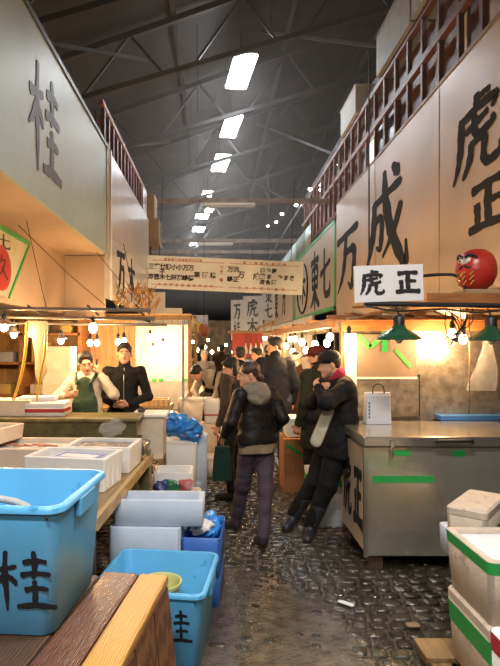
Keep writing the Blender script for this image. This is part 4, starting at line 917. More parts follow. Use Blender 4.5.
sdf_obj('film', [ell((0, 0, .06), (.095, .07, .07)), ell((.04, 0, .09), (.05, .05, .05))], FILM, t, .012, noise=.022, nscale=40)
# mossy trough and what lies on it
t = thing('mossy_trough', 'long wet mossy green counter in front of the two stall keepers', 'counter', (0, 0, 0))
MB().bb(-3.4, -.72, 4.86, 5.30, .985, 1.02).build('top', MOSS, t, bevel=.01); MB().bb(-3.4, -.74, 4.88, 4.93, .82, .984).build('front_board', mat('moss_green', (.12, .12, .04), .5, var=.35, scale=9, col2=(.06, .045, .02), bump=.6), t)
MB().bb(-3.4, -.74, 4.76, 5.28, .76, .80).build('lower_shelf', DKWOOD, t)
for x_ in (-3.3, -2.0, -.80): MB().bb(x_-.04, x_+.04, 5.0, 5.1, 0, .76).build('leg', MOSS, t)
for x_ in (-3.3, -.80): MB().bb(x_-.03, x_+.03, 5.0, 5.1, .80, .985).build('bracket', MOSS, t)
SH = None
for i, px in enumerate([68, 74, 80, 86, 92, 98, 62, 56, 131, 137]):
    p = W(px, 432, 4.80)
    if SH is None:
        SH = thing('shellfish', 'round tan shellfish in the row under the mossy counter', 'shellfish', (p.x, 4.80, .801), 0, 'round shellfish under the mossy counter')
        MB().lathe([(.006, 0), (.02, .004), (.027, .018), (.024, .033), (.014, .045), (.004, .052)], n=14).build('shell', mat('shell_tan', (.55, .38, .18), .4, var=.25, scale=30), SH, True)
    else: copy_thing(SH, (p.x, 4.80+.01*math.sin(i), .801), rz=i)
t = fbox('long low styrofoam tray on the mossy counter at the left edge', (-2.03, 5.10), .60, .26, .13, 1.021, 0, STYW); MB().loft([rrect(.60, .26, .012, .13), rrect(.60, .26, .012, .15)]).build('lid', STYW, t)
t = taped_box('styrofoam box with red tape beside the keeper in the apron', (-1.60, 5.10), (.36, .26), 1.021, .085, m_=STY, band=(.45, .85), band_m=REDT, lid=True, taper=.004, r=.01)
o = MB().loft([rrect(.34, .16, .02, 0), rrect(.34, .16, .02, .045)]).build('styrofoam_lid', STY, loc=(-1.70, 5.12, 1.152), rz=.1, bevel=.01); tag(o, 'white styrofoam lid lying on the red-taped box', 'lid')
t = thing('side_table', 'small pale table with a white top right of the mossy counter', 'table', (-.68, 5.55, 0)); MB().bb(-.19, .17, -.20, .20, .96, .99).build('top', STY, t, bevel=.006); MB().bb(-.17, .13, -.18, .18, .55, .96).build('cabinet', STYW, t)
for (x, y) in ((-.15, -.16), (.11, -.16), (-.15, .16), (.11, .16)): MB().bb(x-.02, x+.02, y-.02, y+.02, 0, .55).build('leg', TWOOD, t)
t = thing('teapot', 'small dark metal pot on the white table top', 'pot', (-.78, 5.50, .991)); MB().lathe([(.02, 0), (.035, .01), (.04, .03), (.025, .05), (.008, .055), (.01, .065)], n=16).build('pot', DARKM, t, True); MB().tube([(.03, 0, .03), (.06, 0, .045)], .006, 6).build('spout', DARKM, t)

# ---- stack of styrofoam between the bins and the aisle
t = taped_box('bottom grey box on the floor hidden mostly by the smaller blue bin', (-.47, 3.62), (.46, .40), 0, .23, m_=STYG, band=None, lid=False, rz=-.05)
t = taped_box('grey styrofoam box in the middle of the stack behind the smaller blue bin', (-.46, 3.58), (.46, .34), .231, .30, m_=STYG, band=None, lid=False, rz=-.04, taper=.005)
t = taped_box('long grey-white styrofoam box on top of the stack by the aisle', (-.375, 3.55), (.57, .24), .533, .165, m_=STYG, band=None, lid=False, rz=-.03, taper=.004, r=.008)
t = thing('blue_box', 'lower blue box on the floor beside the grey styrofoam stack', 'box', (-.09, 3.66, 0), -.08); tub_mb(.24, .44, .20, .008, .005, .02).build('tub', BLUED, t, True)
t = thing('blue_box', 'blue box with crumpled blue plastic inside, beside the grey stack', 'box', (-.09, 3.66, .201), -.08); tub_mb(.25, .46, .26, .008, .008, .02).build('tub', BLUED, t, True)
t = thing('plastic_bag', 'crumpled blue and white plastic filling the blue box by the aisle', 'bag', (-.09, 3.66, .39), -.08)
sdf_obj('blue_film', [ell((-.0, .05, .05), (.10, .17, .055)), ell((.05, .14, .08), (.05, .06, .04))], BAGB, t, .013, noise=.028, nscale=48); sdf_obj('white_film', [ell((.0, -.04, .085), (.07, .09, .035)), ell((-.02, -.11, .08), (.05, .05, .02))], mat('white_film', (.8, .82, .85), .3, bump=.6, bscale=30), t, .012, noise=.024, nscale=55)

o = MB().loft([rrect(.075, .05, .015, 0), rrect(.08, .055, .018, .008), rrect(.05, .03, .01, .014)]).build('fallen_leaf', mat('tan_leaf', (.30, .22, .12), .5)); o.location = W(413, 628, 3.19)*1; o.location.z = .030; tag(o, 'tan leaf lying on the wet cobbles in front of the steel chest', 'leaf')
o = MB().loft([rrect(.10, .03, .008, 0), rrect(.11, .035, .01, .006), rrect(.06, .02, .008, .012)]).build('paper_scrap', PAPER); o.location = (.82, 3.46, .028); o.rotation_euler[2] = -.7; tag(o, 'small white paper scrap on the wet floor left of the tan leaf', 'scrap')
# ---- clutter farther along the left of the aisle
t = taped_box('white styrofoam box full of rubbish bags behind the mossy post', (-.42, 5.14), (.36, .34), .0, .50, m_=STY, band=None, taper=.01)
t = taped_box('low cream box in front of the rubbish box', (-.36, 4.79), (.42, .30), 0, .38, m_=STYW, band=None, taper=.01)
for k_, (dx, dy, m_, lab) in enumerate(((-.06, 0, mat('green_film', (.03, .20, .10), .3), 'dark green crumpled bag in the low cream box'), (.07, .02, mat('pink_film', (.55, .12, .15), .3), 'red and pink crumpled bag in the low cream box'), (-.14, -.02, mat('navy_film', (.04, .06, .22), .3), 'navy crumpled bag in the low cream box'), (.14, -.06, FILM, 'clear crumpled film in the low cream box'))):
    t = thing('plastic_bag', lab, 'bag', (-.36+dx, 4.79+dy, .35)); sdf_obj('film', [ell((0, 0, .07), (.07, .07, .065)), ell((.03, 0, .10), (.04, .04, .04))], m_, t, .012, noise=.02, nscale=50, seed=k_)
t = taped_box('box under the blue plastic bag', (-.42, 5.98), (.40, .34), 0, .60, m_=STY, band=None, lid=True)
t = thing('plastic_bag', 'big blue plastic bag heaped on a tilted styrofoam box', 'bag', (-.42, 5.90, .71))
sdf_obj('blue_film', [ell((-.05, 0, .10), (.19, .15, .13), Matrix.Rotation(.3, 3, 'Y')), ell((.12, -.02, .04), (.13, .12, .12)), ell((.17, -.04, -.04), (.05, .06, .07))], BAGB, t, .013, noise=.03, nscale=40)
t = thing('styrofoam_box', 'tilted white box holding the blue plastic bag', 'box', (-.40, 5.96, .72)); bx = MB().box((0, 0, .045), (.40, .30, .11), R=Matrix.Rotation(.38, 3, 'Y')).build('body', STY, t, bevel=.01)
for (px, pyb, Y, w_, d_, h_, lab, m_) in ((199, 0, 6.05, .19, .30, .63, 'tall narrow pale grey box standing at the aisle edge', STYG), (213, 0, 6.9, .17, .3, .22, 'low white box on the floor left of the dark green bag', STY), (190, 0, 7.3, .30, .35, .62, 'white styrofoam box stack foot behind the blue bag', STY), (208, 0, 7.5, .26, .3, .55, 'white box behind the tall narrow grey one', STYW)):
    p = W(px, 400, Y); taped_box(lab, (p.x, Y), (w_, d_), 0, h_, m_=m_, band=None, lid=True, taper=.008)
p = W(191, 418, 7.3); taped_box('closed cream box with curled film on top, above the blue bag', (p.x, 7.25), (.34, .30), .67, .25, m_=STYW, band=None, lid=True)
p = W(212, 418, 7.5); taped_box('tall white box with a red stripe in front of the bending worker', (p.x, 7.52), (.24, .26), .60, .34, m_=STY, band=(.30, .36), band_m=REDT, lid=False)
t = thing('work_table', 'wooden work table with boxes behind the white-topped table', 'table', (-1.02, 7.0, 0)); MB().bb(-.5, .42, -.35, .35, .84, .90).build('top', TWOOD, t); 
for (x, y) in ((-.45, -.3), (.37, -.3), (-.45, .3), (.37, .3)): MB().bb(x-.03, x+.03, y-.03, y+.03, 0, .84).build('leg', TWOOD, t)
t = thing('wooden_box', 'flat pale wooden box on the work table', 'box', (-.80, 6.9, .901)); tub_mb(.36, .26, .09, .015, 0, .008).build('tray', mat('pale_wood', (.58, .38, .18), .5, wood=True), t)
t = thing('blue_bundle', 'bright blue plastic bundle behind the work table', 'bundle', (-.14, 9.4, 1.0)); sdf_obj('film', [ell((0, 0, .07), (.18, .14, .07))], BAGB, t, .016, noise=.02, nscale=30)
t = thing('box_stand', 'white box stand under the bright blue bundle', 'box', (-.14, 9.4, 0)); MB().bb(-.22, .22, -.2, .2, 0, 1.0).build('body', STY, t, bevel=.01)

# ============================================================= LEFT STALL interior
WBACK = mat('warm_stall_boards', (.66, .42, .18), .6, scale=5, col2=(.42, .22, .08), stretch=(4, 4, .5))
struct(MB().bb(-5.5, -1.15, 7.55, 7.6, 0, 2.06).build('wall_stall_back', WBACK))
t = thing('stall_shelf', 'wooden shelf unit behind the stall keepers', 'shelf', (-3.0, 7.25, 0))
for z in (1.0, 1.42, 1.8): MB().bb(-1.2, 1.2, -.2, .25, z, z+.03).build('board', ORWOOD, t)
for x in (-1.2, -.4, .4, 1.17): MB().bb(x, x+.05, -.2, .25, 0, 2.05).build('upright', ORWOOD, t)
r_ = random.Random(11)
for i in range(15):
    z = (1.031, 1.451, 1.831)[i % 3]; x = (-3.8, -3.15, -2.8, -2.35, -2.0)[i//3]; h_ = r_.uniform(.12, .27) if i % 3 != 2 else .15; w_ = r_.uniform(.13, .23)
    o = MB().bb(-w_/2, w_/2, -.12, .12, 0, h_).build('carton', [CARD, STYW, mat('yellow_carton', (.6, .4, .12), .6), GREYB][i % 4], bevel=.006, loc=(x, 7.2, z)); tag(o, 'carton stored on the shelves behind the stall keepers', 'box', 'cartons on the left stall shelves')
t = thing('white_cooler', 'tall pale cooler cabinet behind the keeper in the apron', 'cabinet', (W(60, 380, 6.6).x, 6.6, 0)); MB().bb(-.17, .17, -.15, .15, 0, 1.66).build('body', STYW, t, bevel=.01); MB().bb(-.16, .16, -.165, -.151, .9, 1.63).build('door', STYW, t)
t = thing('pipe_rack', 'long horizontal metal pipes with clamps above the left stall', 'pipe', (0, 0, 0))
for (z, y) in ((W(0, 309, 5.0).z, 5.0), (W(0, 318, 5.3).z, 5.3), (W(0, 324, 5.6).z, 5.6), (1.93, 6.6)):
    MB().tube([(-3.2, y, z+.02), (-.62, y, z-.01)], .016, 8).build('pipe', mat('dull_pipe', (.30, .26, .22), .4, metal=.6), t, True)
for x_ in (-2.15, -1.75, -1.2, -.75): MB().tube([(x_, 4.97, W(0, 309, 5.0).z+.03), (x_+.02, 5.33, W(0, 318, 5.3).z+.03)], .010, 6).build('clamp', DARKM, t)
for x_ in (-2.9, -1.58): MB().tube([(x_, 5.0, 1.98), (x_-.3, 5.3, 2.9)], .003, 6).build('hanger', DARKM, t)
for i, (px, py, Y, pw, sh, lab) in enumerate([(4, 326, 5.0, 16, .11, 'bright bulb in a tin reflector at the left edge'), (14, 334, 5.3, 12, .07, 'smaller lit bulb right of the one at the left edge'), (61, 340, 5.6, 10, .07, 'lit bulb in a reflector left of the keeper in the apron'), (93, 328, 5.3, 10, 0, 'large bright bulb above the keeper in the apron'), (90, 343, 6.6, 0, 0, 'small bulb just above the apron keeper, left of a pair'), (97, 343, 6.6, 8, 0, 'small bulb just above the apron keeper, right of a pair'), (118, 342, 6.6, 8, 0, 'bulb above the keeper in the dark jacket'), (124, 341, 6.6, 0, 0, 'bulb close behind the one above the dark jacket')]):
    p = W(px, py, Y); bulb(p.x, p.y, p.z, lab, pw, {5.0: W(0, 309, 5.0).z, 5.3: W(0, 318, 5.3).z, 5.6: W(0, 324, 5.6).z, 6.6: 1.93}[Y]-p.z, shade=sh or None, r=.042 if i in (0, 3) else .034)
for i, (px, py, Y, pw) in enumerate([(150, 338, 8.2, 30), (163, 346, 8.2, 34), (153, 350, 8.7, 0), (172, 336, 10.4, 14), (178, 348, 10.4, 8), (185, 356, 10.4, 0)]):
    p = W(px, py, Y); bulb(p.x, p.y, p.z, 'blazing bare bulb over the bright white stall left of the aisle', pw, {8.2: 2.05, 8.7: 2.1, 10.4: 2.15}[Y]-p.z, 'bare bulbs over the bright left stall', r=.05)
t = thing('stall_canopy', 'timber and pipe frame above the bright white stall on the left', 'frame', (0, 0, 0))
for (y_, z_) in ((8.2, 2.05), (8.7, 2.1), (10.4, 2.15)): MB().bb(-1.9, -.42, y_-.025, y_+.025, z_, z_+.07).build('beam', TWOOD, t)
MB().bb(-.46, -.40, 8.2, 10.45, 2.06, 2.12).build('side_beam', TWOOD, t)
for (x_, y_) in ((-.43, 8.2), (-.43, 10.4), (-1.85, 8.2)): MB().bb(x_-.03, x_+.03, y_, y_+.06, 0, 2.1).build('post', TWOOD, t)
WPAN = mat('white_stall_panel', (.80, .70, .56), .4, var=.04)
t = thing('white_screen', 'bright white panels taped at the corners behind the left stall', 'screen', (-1.0, 9.0, 0))
MB().bb(-.55, -.01, 0, .03, 1.06, 1.62).build('panel', WPAN, t); MB().bb(.01, .50, 0, .03, 1.06, 1.62).build('panel', WPAN, t)
for (x_, z_) in ((-.5, 1.58), (.46, 1.09), (-.06, 1.09), (.05, 1.09), (-.5, 1.09)): MB().bb(x_-.04, x_+.04, -.006, .0, z_-.03, z_+.02).build('green_tape_strip', GREENT, t)
MB().bb(-.55, .50, 0, .03, .60, 1.05).build('lower_panel', mat('grey_glass', (.35, .34, .36), .15), t); MB().bb(-.6, .52, .03, .06, 0, 2.0).build('frame', WPAN, t)
t = thing('glass_panel', 'thin clear partition at the aisle end of the bright left stall', 'panel', (-.45, 7.5, 0)); MB().bb(0, .008, -.6, .6, 1.0, 1.9).build('pane', FILM, t); MB().bb(-.01, .02, -.62, -.6, 0, 1.95).build('edge_post', STEEL, t); MB().bb(-.01, .02, -.6, .62, .97, 1.0).build('rail', STEEL, t)
for (px0, px1, py0, py1, Y, lab) in ((150, 165, 292, 330, 12.2, 'tall white board left of the aisle below the direction board'), (165, 182, 308, 345, 12.4, 'lower white board beside it, right under the direction board')):
    A_, B_ = W(px0, py0, Y), W(px1, py1, Y); o = MB().bb(A_.x, B_.x, Y, Y+.06, B_.z-.2, A_.z).build('white_board', mat('lit_white_board', (.7, .66, .6), .5, var=.03)); tag(o, lab, 'board')
    struct(MB().bb((A_.x+B_.x)/2-.03, (A_.x+B_.x)/2+.03, Y+.06, Y+.12, 0, A_.z).build('board_post', TWOOD))
# dried straw bundle on the pipes at the end of the stall
t = thing('straw_bundle', 'ragged golden straw ornament hanging at the end of the left stall', 'ornament', W(137, 305, 7.9))
for k_ in range(60):
    r_ = random.Random(100+k_); a0 = Vector((r_.uniform(-.28, .25), r_.uniform(-.1, .1), r_.uniform(-.12, .18))); MB().tube([a0, a0+Vector((r_.uniform(-.12, .12), r_.uniform(-.05, .05), r_.uniform(.08, .2)))], [.018, .004], 5).build('straw', [ORWOOD, CARD, TWOOD, GOLD][k_ % 4], t)
MB().tube([(-.05, 0, .15), (-.2, .02, .9)], .006, 5).build('string', DARKM, t)
# yellow hoses hanging, clear sheet
for (pts, lab) in (([(27, 322), (26, 345), (22, 372), (14, 398), (10, 404)], 'yellow hose hanging down at the far left of the stall'), ([(46, 330), (45, 352), (40, 378), (37, 400), (38, 412)], 'yellow hose hanging down left of the apron keeper')):
    o = MB().tube(smooth_pts([W(px, py, 5.05) for px, py in pts]), .014, 8).build('hose', YHOSE, smooth=True); tag(o, lab, 'hose')
t = thing('plastic_sheet', 'grey plastic sheet bundle hanging between the yellow hoses', 'sheet', W(37, 340, 5.35))
MB().loft([[Vector((rx*math.cos(a*PI/8)+cx_, .03*math.sin(a*PI/8), z)) for a in range(16)] for (z, rx, cx_) in ((.19, .10, 0), (.16, .11, 0), (.04, .105, 0), (.02, .06, .01), (-.15, .05, .03), (-.32, .06, .04), (-.4, .03, .03))]).build('film', mat('milky_film', (.42, .34, .24), .3, alpha=.7, bump=.6, bscale=14), t, True)

# ============================================================= FAR AISLE
zr = W(0, 348, 10.8).z+.295
FARB = mat('far_cloth', (.55, .52, .48), .6, var=.1)
for i, (px0, px1, py0, py1, Y, lab) in enumerate([(243, 262, 296, 338, 18.6, 'vertical cream banner with dark writing, left of the far right-hand row'), (231, 243, 300, 340, 24, 'pale vertical banner beside the cream one down the aisle'), (262, 275, 286, 320, 17.0, 'vertical cream banner just left of the green-framed board')]):
    A_, B_ = W(px0, py0, Y), W(px1, py1, Y); t = thing('banner', lab, 'banner', ((A_.x+B_.x)/2, Y, A_.z)); wd_ = (B_.x-A_.x); hh_ = A_.z-B_.z
    MB().bb(-wd_/2, wd_/2, 0, .03, -hh_, 0).build('cloth', FARB, t); bb = MB(); glyph_mb(bb, '虎万東'[i], (-wd_*.3, -.003, -hh_*.48), (wd_*.6, 0, 0), (0, 0, hh_*.4), (0, -1, 0), .003, 1.1); glyph_mb(bb, '木桂七'[i], (-wd_*.3, -.003, -hh_*.93), (wd_*.6, 0, 0), (0, 0, hh_*.4), (0, -1, 0), .003, 1.1); bb.build('lettering', INKL, t)
    MB().tube([(0, .02, 0), (0, .02, roof_z(t.location.x)-A_.z)], .01, 5).build('hanger_wire', DARKM, t)
t = thing('far_signboard', 'row of cream shop boards continuing far up the right side', 'signboard', (XR-.05, 0, 0))
MB().bb(0, .08, 17.8, 34, 2.45, 4.2).build('board', BOARDR, t)
for y_ in (18, 23, 28, 33): MB().bb(.09, .17, y_, y_+.08, 0, 4.2).build('post', DARKM, t)
for i, y_ in enumerate((19.5, 22, 25, 28.5)):
    bb = MB(); glyph_mb(bb, '万東木七'[i], (-.003, y_+1.3, 2.75), (0, -1.3, 0), (0, 0, 1.1), (-1, 0, 0), .003, 1.1); bb.build('brush_character', MATS['brush_ink'], t)
o = MB().bb(W(182, 316, 30).x, W(208, 316, 30).x, 30, 30.1, W(0, 327, 30).z, W(0, 315, 30).z).build('far_sign', FARB); tag(o, 'small pale sign across the far end of the aisle', 'sign')
struct(MB().tube([(W(195, 316, 30).x, 30.05, W(0, 315, 30).z), (W(195, 316, 30).x, 30.05, roof_z(-1))], .01, 5).build('sign_hanger', DARKM))
t = thing('paper_lantern', 'round dark red-brown hanging lantern far down the aisle', 'lantern', W(204, 330, 16)); MB().ball((0, 0, 0), (.16, .16, .22), 16).build('paper', mat('lantern_red', (.30, .09, .04), .5), t, True); MB().tube([(0, 0, .2), (0, 0, roof_z(-.4)-t.location.z)], .008, 5).build('cord', DARKM, t)
o = MB().bb(W(193, 322, 17).x, W(201, 322, 17).x, 17, 17.05, W(0, 332, 17).z, W(0, 322, 17).z).build('yellow_card', mat('yellow_card', (.65, .45, .06), .6)); tag(o, 'small yellow card hanging left of the round lantern', 'card')
struct(MB().tube([(W(197, 322, 17).x, 17.02, W(0, 322, 17).z), (W(197, 322, 17).x, 17.02, roof_z(-.6))], .006, 5).build('card_wire', DARKM))
o = MB().bb(W(232, 343, 11).x, W(262, 343, 11).x, 10.831, 10.86, W(0, 357, 11).z, zr+.04).build('red_banner', mat('red_cloth', (.42, .05, .04), .6)); tag(o, 'red cloth strip hanging behind the crowd', 'banner')
ba = MB()
for i in range(4):
    p = W(246+5*i, 348, 10.8); t = thing('paper_cone', 'small white paper cone hanging before the red cloth', 'ornament', p, 0, 'white paper cones before the red cloth'); MB().lathe([(.045, -.12), (.03, 0), (.005, .10)], n=10).build('cone', WHT, t, True)
    MB().tube([(0, 0, .1), (0, 0, .30)], .004, 4).build('string', DARKM, t)
zr = W(0, 348, 10.8).z+.295; o = MB().bb(.2, 1.06, 10.77, 10.83, zr, zr+.05).build('cone_rail', TWOOD); tag(o, 'thin wooden rail over the white paper cones', 'rail')
# far stalls both sides, with lamps and boxes; and a few farther workers
for side in (-1, 1):
    t = thing('far_stall', 'row of far stalls on the %s of the aisle' % ('left' if side < 0 else 'right'), 'stall', (0, 0, 0)); xs = 1.35*side
    MB().bb(min(xs, xs+side*.9), max(xs, xs+side*.9), 13.5, 34, .70, .78).build('counter', TWOOD, t); MB().bb(min(xs+side*1.0, xs+side*1.06), max(xs+side*1.0, xs+side*1.06), 13.5, 34, 0, 2.4).build('back_panel', BRIGHT, t)
    MB().bb(min(xs, xs+side*.06), max(xs, xs+side*.06), 13.5, 34, 2.15, 2.25).build('fascia', ORWOOD, t)
    r_ = random.Random(20+side)
    for i in range(10):
        y_ = 14+1.9*i; zz = 1.75+r_.uniform(-.05, .2); bulb(xs+side*.03, y_, zz, 'far glowing bulb over the %s stalls' % ('left' if side < 0 else 'right'), 14 if i % 3 == 0 else 0, 2.15-zz, 'far bulbs on the %s' % ('left' if side < 0 else 'right'), r=.07)
    shelf_boxes(xs+side*.25, xs+side*.45, 13.7, 25, .782, 12, 30+side, 'fish box on the far %s counter' % ('left' if side < 0 else 'right'), 'fish boxes on the far %s counter' % ('left' if side < 0 else 'right'))
for i in range(7):
    p = W([197, 205, 212, 219, 226, 208, 233][i], [350, 347, 352, 349, 345, 340, 352][i], 17+i*1.7); bulb(p.x, p.y, p.z, 'tiny far bulb glowing over the middle of the aisle', 8 if i in (0, 3) else 0, roof_z(p.x)-p.z, 'tiny bulbs over the far aisle', r=.06)
struct(MB().bb(-3, 3, 36, 36.1, 0, 3.2).build('wall_far_end', mat('far_end', (.40, .28, .16), .7, var=.3, scale=2)))

# ============================================================= PEOPLE
def clo(n, c, r=.85, **k): return mat(n, c, r, spec=.25, bump=.7, bscale=13, bdist=.02, var=.12, **k)
BLKJ = clo('black_jacket', (.007, .0065, .008), .75); NAVY = clo('navy_coat', (.009, .011, .020)); LEATH = clo('dark_leather_jacket', (.012, .010, .009), .5)
MAUVE = clo('mauve_trousers', (.085, .063, .085)); DKTR = clo('black_trousers', (.008, .008, .009), .8); JEANS = clo('blue_jeans', (.05, .07, .12)); GREYH = clo('grey_hood', (.23, .20, .16))
SHOE = mat('dark_shoe', (.03, .028, .028), .5); BOOT = mat('rubber_boot', (.03, .03, .035), .3); OLIVE = clo('olive_coat', (.022, .026, .015)); WSW = clo('white_sweatshirt', (.62, .56, .46))
APR = clo('green_apron', (.035, .065, .035), .5); CREAM = clo('cream_jacket', (.55, .50, .42)); BEIGE = clo('beige_shirt', (.24, .17, .11)); REDC = clo('red_collar', (.45, .03, .06)); WCAP = clo('white_cap', (.62, .6, .58))
CAPD = clo('dark_cap', (.02, .017, .017)); DRED = clo('dark_red_cap', (.14, .025, .025)); BRC = clo('brown_coat', (.05, .022, .015))

# woman in the middle of the aisle, seen from behind, face in profile to the left
L = Vector((.33, 4.62, 0))
def rel(*a): return tuple(Vector(a)-L)
person('woman seen from behind in dark jacket, grey hood and mauve trousers, holding a green bag', L, -math.radians(152),
    J=dict(pelvis=rel(.335, 4.62, .885), belly=rel(.33, 4.62, 1.02), chest=rel(.325, 4.63, 1.18), neck=rel(.30, 4.60, 1.315), head=rel(.262, 4.565, 1.432),
           shL=rel(.185, 4.53, 1.255), elL=rel(.105, 4.47, 1.04), wrL=rel(.05, 4.56, .92), shR=rel(.465, 4.69, 1.255), elR=rel(.555, 4.63, 1.05), wrR=rel(.50, 4.80, .93),
           hipL=rel(.272, 4.59, .84), knL=rel(.215, 4.72, .46), anL=rel(.165, 4.86, .09), toL=rel(.07, 4.95, .035), hipR=rel(.398, 4.655, .84), knR=rel(.40, 4.55, .46), anR=rel(.375, 4.46, .09), toR=rel(.335, 4.58, .035)),
    head=(math.radians(62), .12, 0), H=1.58, top=LEATH, legs=MAUVE, shoes=SHOE, hair=HAIRBR, hairstyle='bun', hood=GREYH, shirt=BEIGE, coat_len=-.01, fat=1.06, h=.0095)
t = thing('tote_bag', 'dark green cloth bag hanging from the woman\'s left hand', 'bag', (.035, 4.56, .54))
MB().loft([rrect(.10, .05, .02, .0), rrect(.165, .075, .02, .004), rrect(.165, .08, .02, .05), rrect(.15, .07, .02, .17), rrect(.12, .05, .02, .285), rrect(.10, .03, .01, .29)]).build('bag', clo('bag_green', (.006, .028, .02)), t, True)
MB().tube(smooth_pts([(-.03, 0, .28), (-.02, 0, .35), (.012, 0, .385), (.035, 0, .35), (.04, 0, .28)]), .007, 6).build('handle', clo('bag_green', (0, 0, 0)), t, True)

# man leaning on the steel chest
L = Vector((.80, 4.70, 0)); SH_ = Vector((.04, -.0, 0))
person('man in black jacket with red collar and dark cap leaning back on the steel chest', L+SH_, -math.radians(108),
    J=dict(pelvis=rel(1.00, 4.74, .86), belly=rel(1.03, 4.74, 1.03), chest=rel(1.03, 4.75, 1.24), neck=rel(.995, 4.74, 1.395), head=rel(.935, 4.72, 1.512),
           shL=rel(1.05, 4.58, 1.32), elL=rel(.86, 4.50, 1.20), wrL=rel(.83, 4.68, 1.31), shR=rel(.94, 4.90, 1.33), elR=rel(.80, 4.86, 1.16), wrR=rel(.84, 4.74, 1.26),
           hipL=rel(1.0, 4.66, .83), knL=rel(.90, 4.64, .47), anL=rel(.76, 4.68, .10), toL=rel(.715, 4.56, .04), hipR=rel(.96, 4.82, .83), knR=rel(.83, 4.84, .47), anR=rel(.66, 4.94, .12), toR=rel(.575, 4.86, .04)),
    head=(math.radians(14), .22, 0), H=1.68, top=BLKJ, legs=DKTR, shoes=BOOT, capm=CAPD, collar=REDC, collar_r=.082, boots=True, coat_len=.10, fat=1.22, h=.0095,
    panel=(rel(.90, 4.60, 1.12), rel(.80, 4.62, .86), (-.5, -1, 0), clo('cream_side_panel', (.60, .54, .42))))
# others around them
L = Vector((.74, 7.0, 0)); person('man in a dark navy coat standing behind the woman, face turned right', L, -math.radians(170), J=None, head=(math.radians(80)*1., .1, 0), H=1.77, top=NAVY, legs=JEANS, shoes=SHOE, coat_len=.12, fat=1.15, h=.013)
L = Vector((1.06, 5.72, 0)); person('person in an olive coat and dark red cap behind the leaning man', L, -math.radians(140), head=(math.radians(30), .2, 0), H=1.66, top=OLIVE, legs=DKTR, shoes=SHOE, capm=DRED, coat_len=.25, fat=1.2, h=.013)
L = Vector((1.13, 7.7, 0)); person('person in a white cap and brown coat looking down behind the navy coat', L, math.radians(-30), head=(0, .3, 0), H=1.58, top=BRC, legs=DKTR, shoes=SHOE, capm=WCAP, coat_len=.2, mask=clo('mask_white', (.7, .68, .66)), h=.014)
L = Vector((.17, 5.9, 0)); person('person with a black bob bending forward left of the woman', L, -math.radians(120), J=dict(head=(-.03, -.04, 1.43), neck=(.05, .0, 1.33), chest=(.08, .02, 1.18)), head=(math.radians(40), .35, 0), H=1.60, top=clo('brown_sweater', (.06, .04, .03)), legs=DKTR, shoes=SHOE, hairstyle='bob', coat_len=.05, h=.013)
L = Vector((.30, 7.4, 0)); person('person in a navy coat half hidden behind the black bob', L, math.radians(178), head=(.3, .25, 0), H=1.64, top=NAVY, legs=DKTR, shoes=SHOE, coat_len=.15, fat=1.2, h=.015)
L = Vector((.58, 7.9, 0)); person('dark-haired person just right of the woman\'s head, in the crowd', L, math.radians(-60), head=(.2, .1, 0), H=1.62, top=BLKJ, legs=DKTR, shoes=SHOE, coat_len=.1, h=.015)
# worker bending over boxes in the left middle
L = Vector((-.10, 8.35-.3, 0)); person('worker in a striped cream jacket bending over the white boxes', L, math.radians(-35),
    J=dict(pelvis=(.06, .12, .88), belly=(.04, .02, 1.03), chest=(-.0, -.12, 1.17), neck=(-.10, -.22, 1.24), head=(-.20, -.27, 1.27), shL=(.14, -.20, 1.22), elL=(.10, -.38, 1.02), wrL=(.02, -.48, .86), shR=(-.16, -.08, 1.20), elR=(-.24, -.22, 1.0), wrR=(-.18, -.40, .90)),
    head=(-.2, .9, 0), H=1.62, top=clo('striped_cream_jacket', (.40, .35, .28)), legs=DKTR, shoes=BOOT, coat_len=.02, fat=1.1, h=.014, apron=BLKJ)
L = Vector((-.28, 11.0, 0)); person('grey-haired person behind the bending worker', L, math.radians(20), head=(0, .3, 0), H=1.56, top=clo('grey_coat', (.20, .19, .18)), legs=DKTR, shoes=SHOE, hair=mat('grey_hair', (.35, .34, .33), .5), h=.016)
L = Vector((.95, 10.2, 0)); person('far shopper in dark clothes near the right-hand stalls', L, math.radians(160), head=(0, .1, 0), H=1.66, top=BLKJ, legs=DKTR, shoes=SHOE, h=.017)
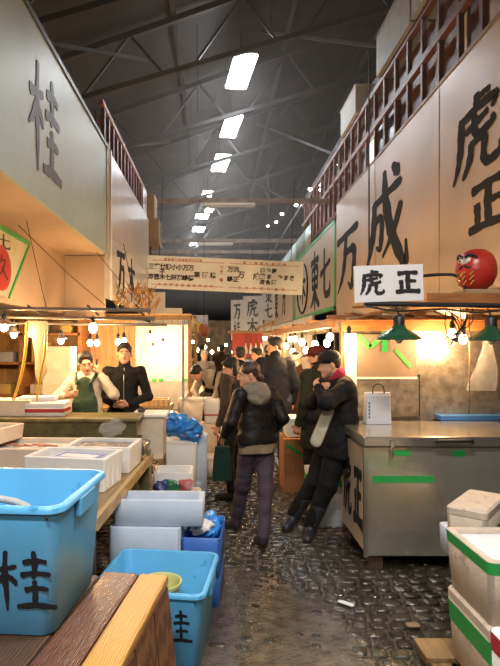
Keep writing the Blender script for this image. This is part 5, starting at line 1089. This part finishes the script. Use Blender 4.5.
L = Vector((.10, 13.5, 0)); person('far shopper in a dark coat in the middle of the aisle', L, math.radians(180), head=(0, .1, 0), H=1.66, top=BRC, legs=DKTR, shoes=SHOE, h=.018)
L = Vector((-.45, 15.5, 0)); person('farthest shopper, small in a dark coat by the left stalls', L, math.radians(150), head=(0, .1, 0), H=1.66, top=NAVY, legs=DKTR, shoes=SHOE, h=.02)
# the two keepers behind the mossy counter
L = Vector((-1.36, 5.62, 0))
vr, VP = person('stall keeper in a white sweatshirt and green apron talking on a phone', L, math.radians(14),
    J=dict(head=(.0, -.05, 1.49), neck=(.0, -.01, 1.375), shL=(.17, .0, 1.305), elL=(.30, -.10, 1.17), wrL=(.155, -.085, 1.375), shR=(-.165, .02, 1.30), elR=(-.30, -.05, 1.14), wrR=(-.16, -.24, 1.17), hdL=(-.25, .05, 1), hdR=(.9, -.3, .2)),
    head=(math.radians(4), .28, -.14), H=1.68, top=WSW, legs=DKTR, shoes=BOOT, apron=APR, fat=.94, h=.010, hood=None, curl=.8)
t = thing('mobile_phone', 'dark mobile phone held to the ear of the keeper in the apron', 'phone', L+Vector((.112, -.075, 1.49)), .2); MB().box((0, 0, 0), (.014, .045, .10), R=Euler((.3, .15, 0)).to_matrix()).build('case', BLACKP, t, bevel=.004)
L = Vector((-1.03, 5.95, 0))
k2, K2 = person('stall keeper in a zipped dark jacket standing with folded hands', L, math.radians(6), J=dict(elL=(.26, -.0, 1.11), wrL=(.075, -.21, 1.05), elR=(-.26, .0, 1.11), wrR=(-.07, -.22, 1.04), hdL=(-1, -.15, -.1), hdR=(1, -.2, -.1)),
    head=(0, .03, 0), H=1.70, top=clo('keeper_jacket', (.010, .009, .011), .8), legs=DKTR, shoes=BOOT, collar=clo('keeper_collar', (.02, .02, .024)), fat=.95, h=.010, curl=.9)
f_ = Vector((math.sin(math.radians(6)), -math.cos(math.radians(6)), 0))
MB().tube([K2['neck']+f_*.070-Vector((0, 0, .03)), K2['chest']+f_*.125, K2['belly']+f_*.128], .005, 6).build('zipper', mat('zip_metal', (.45, .43, .38), .4, metal=.7), k2)
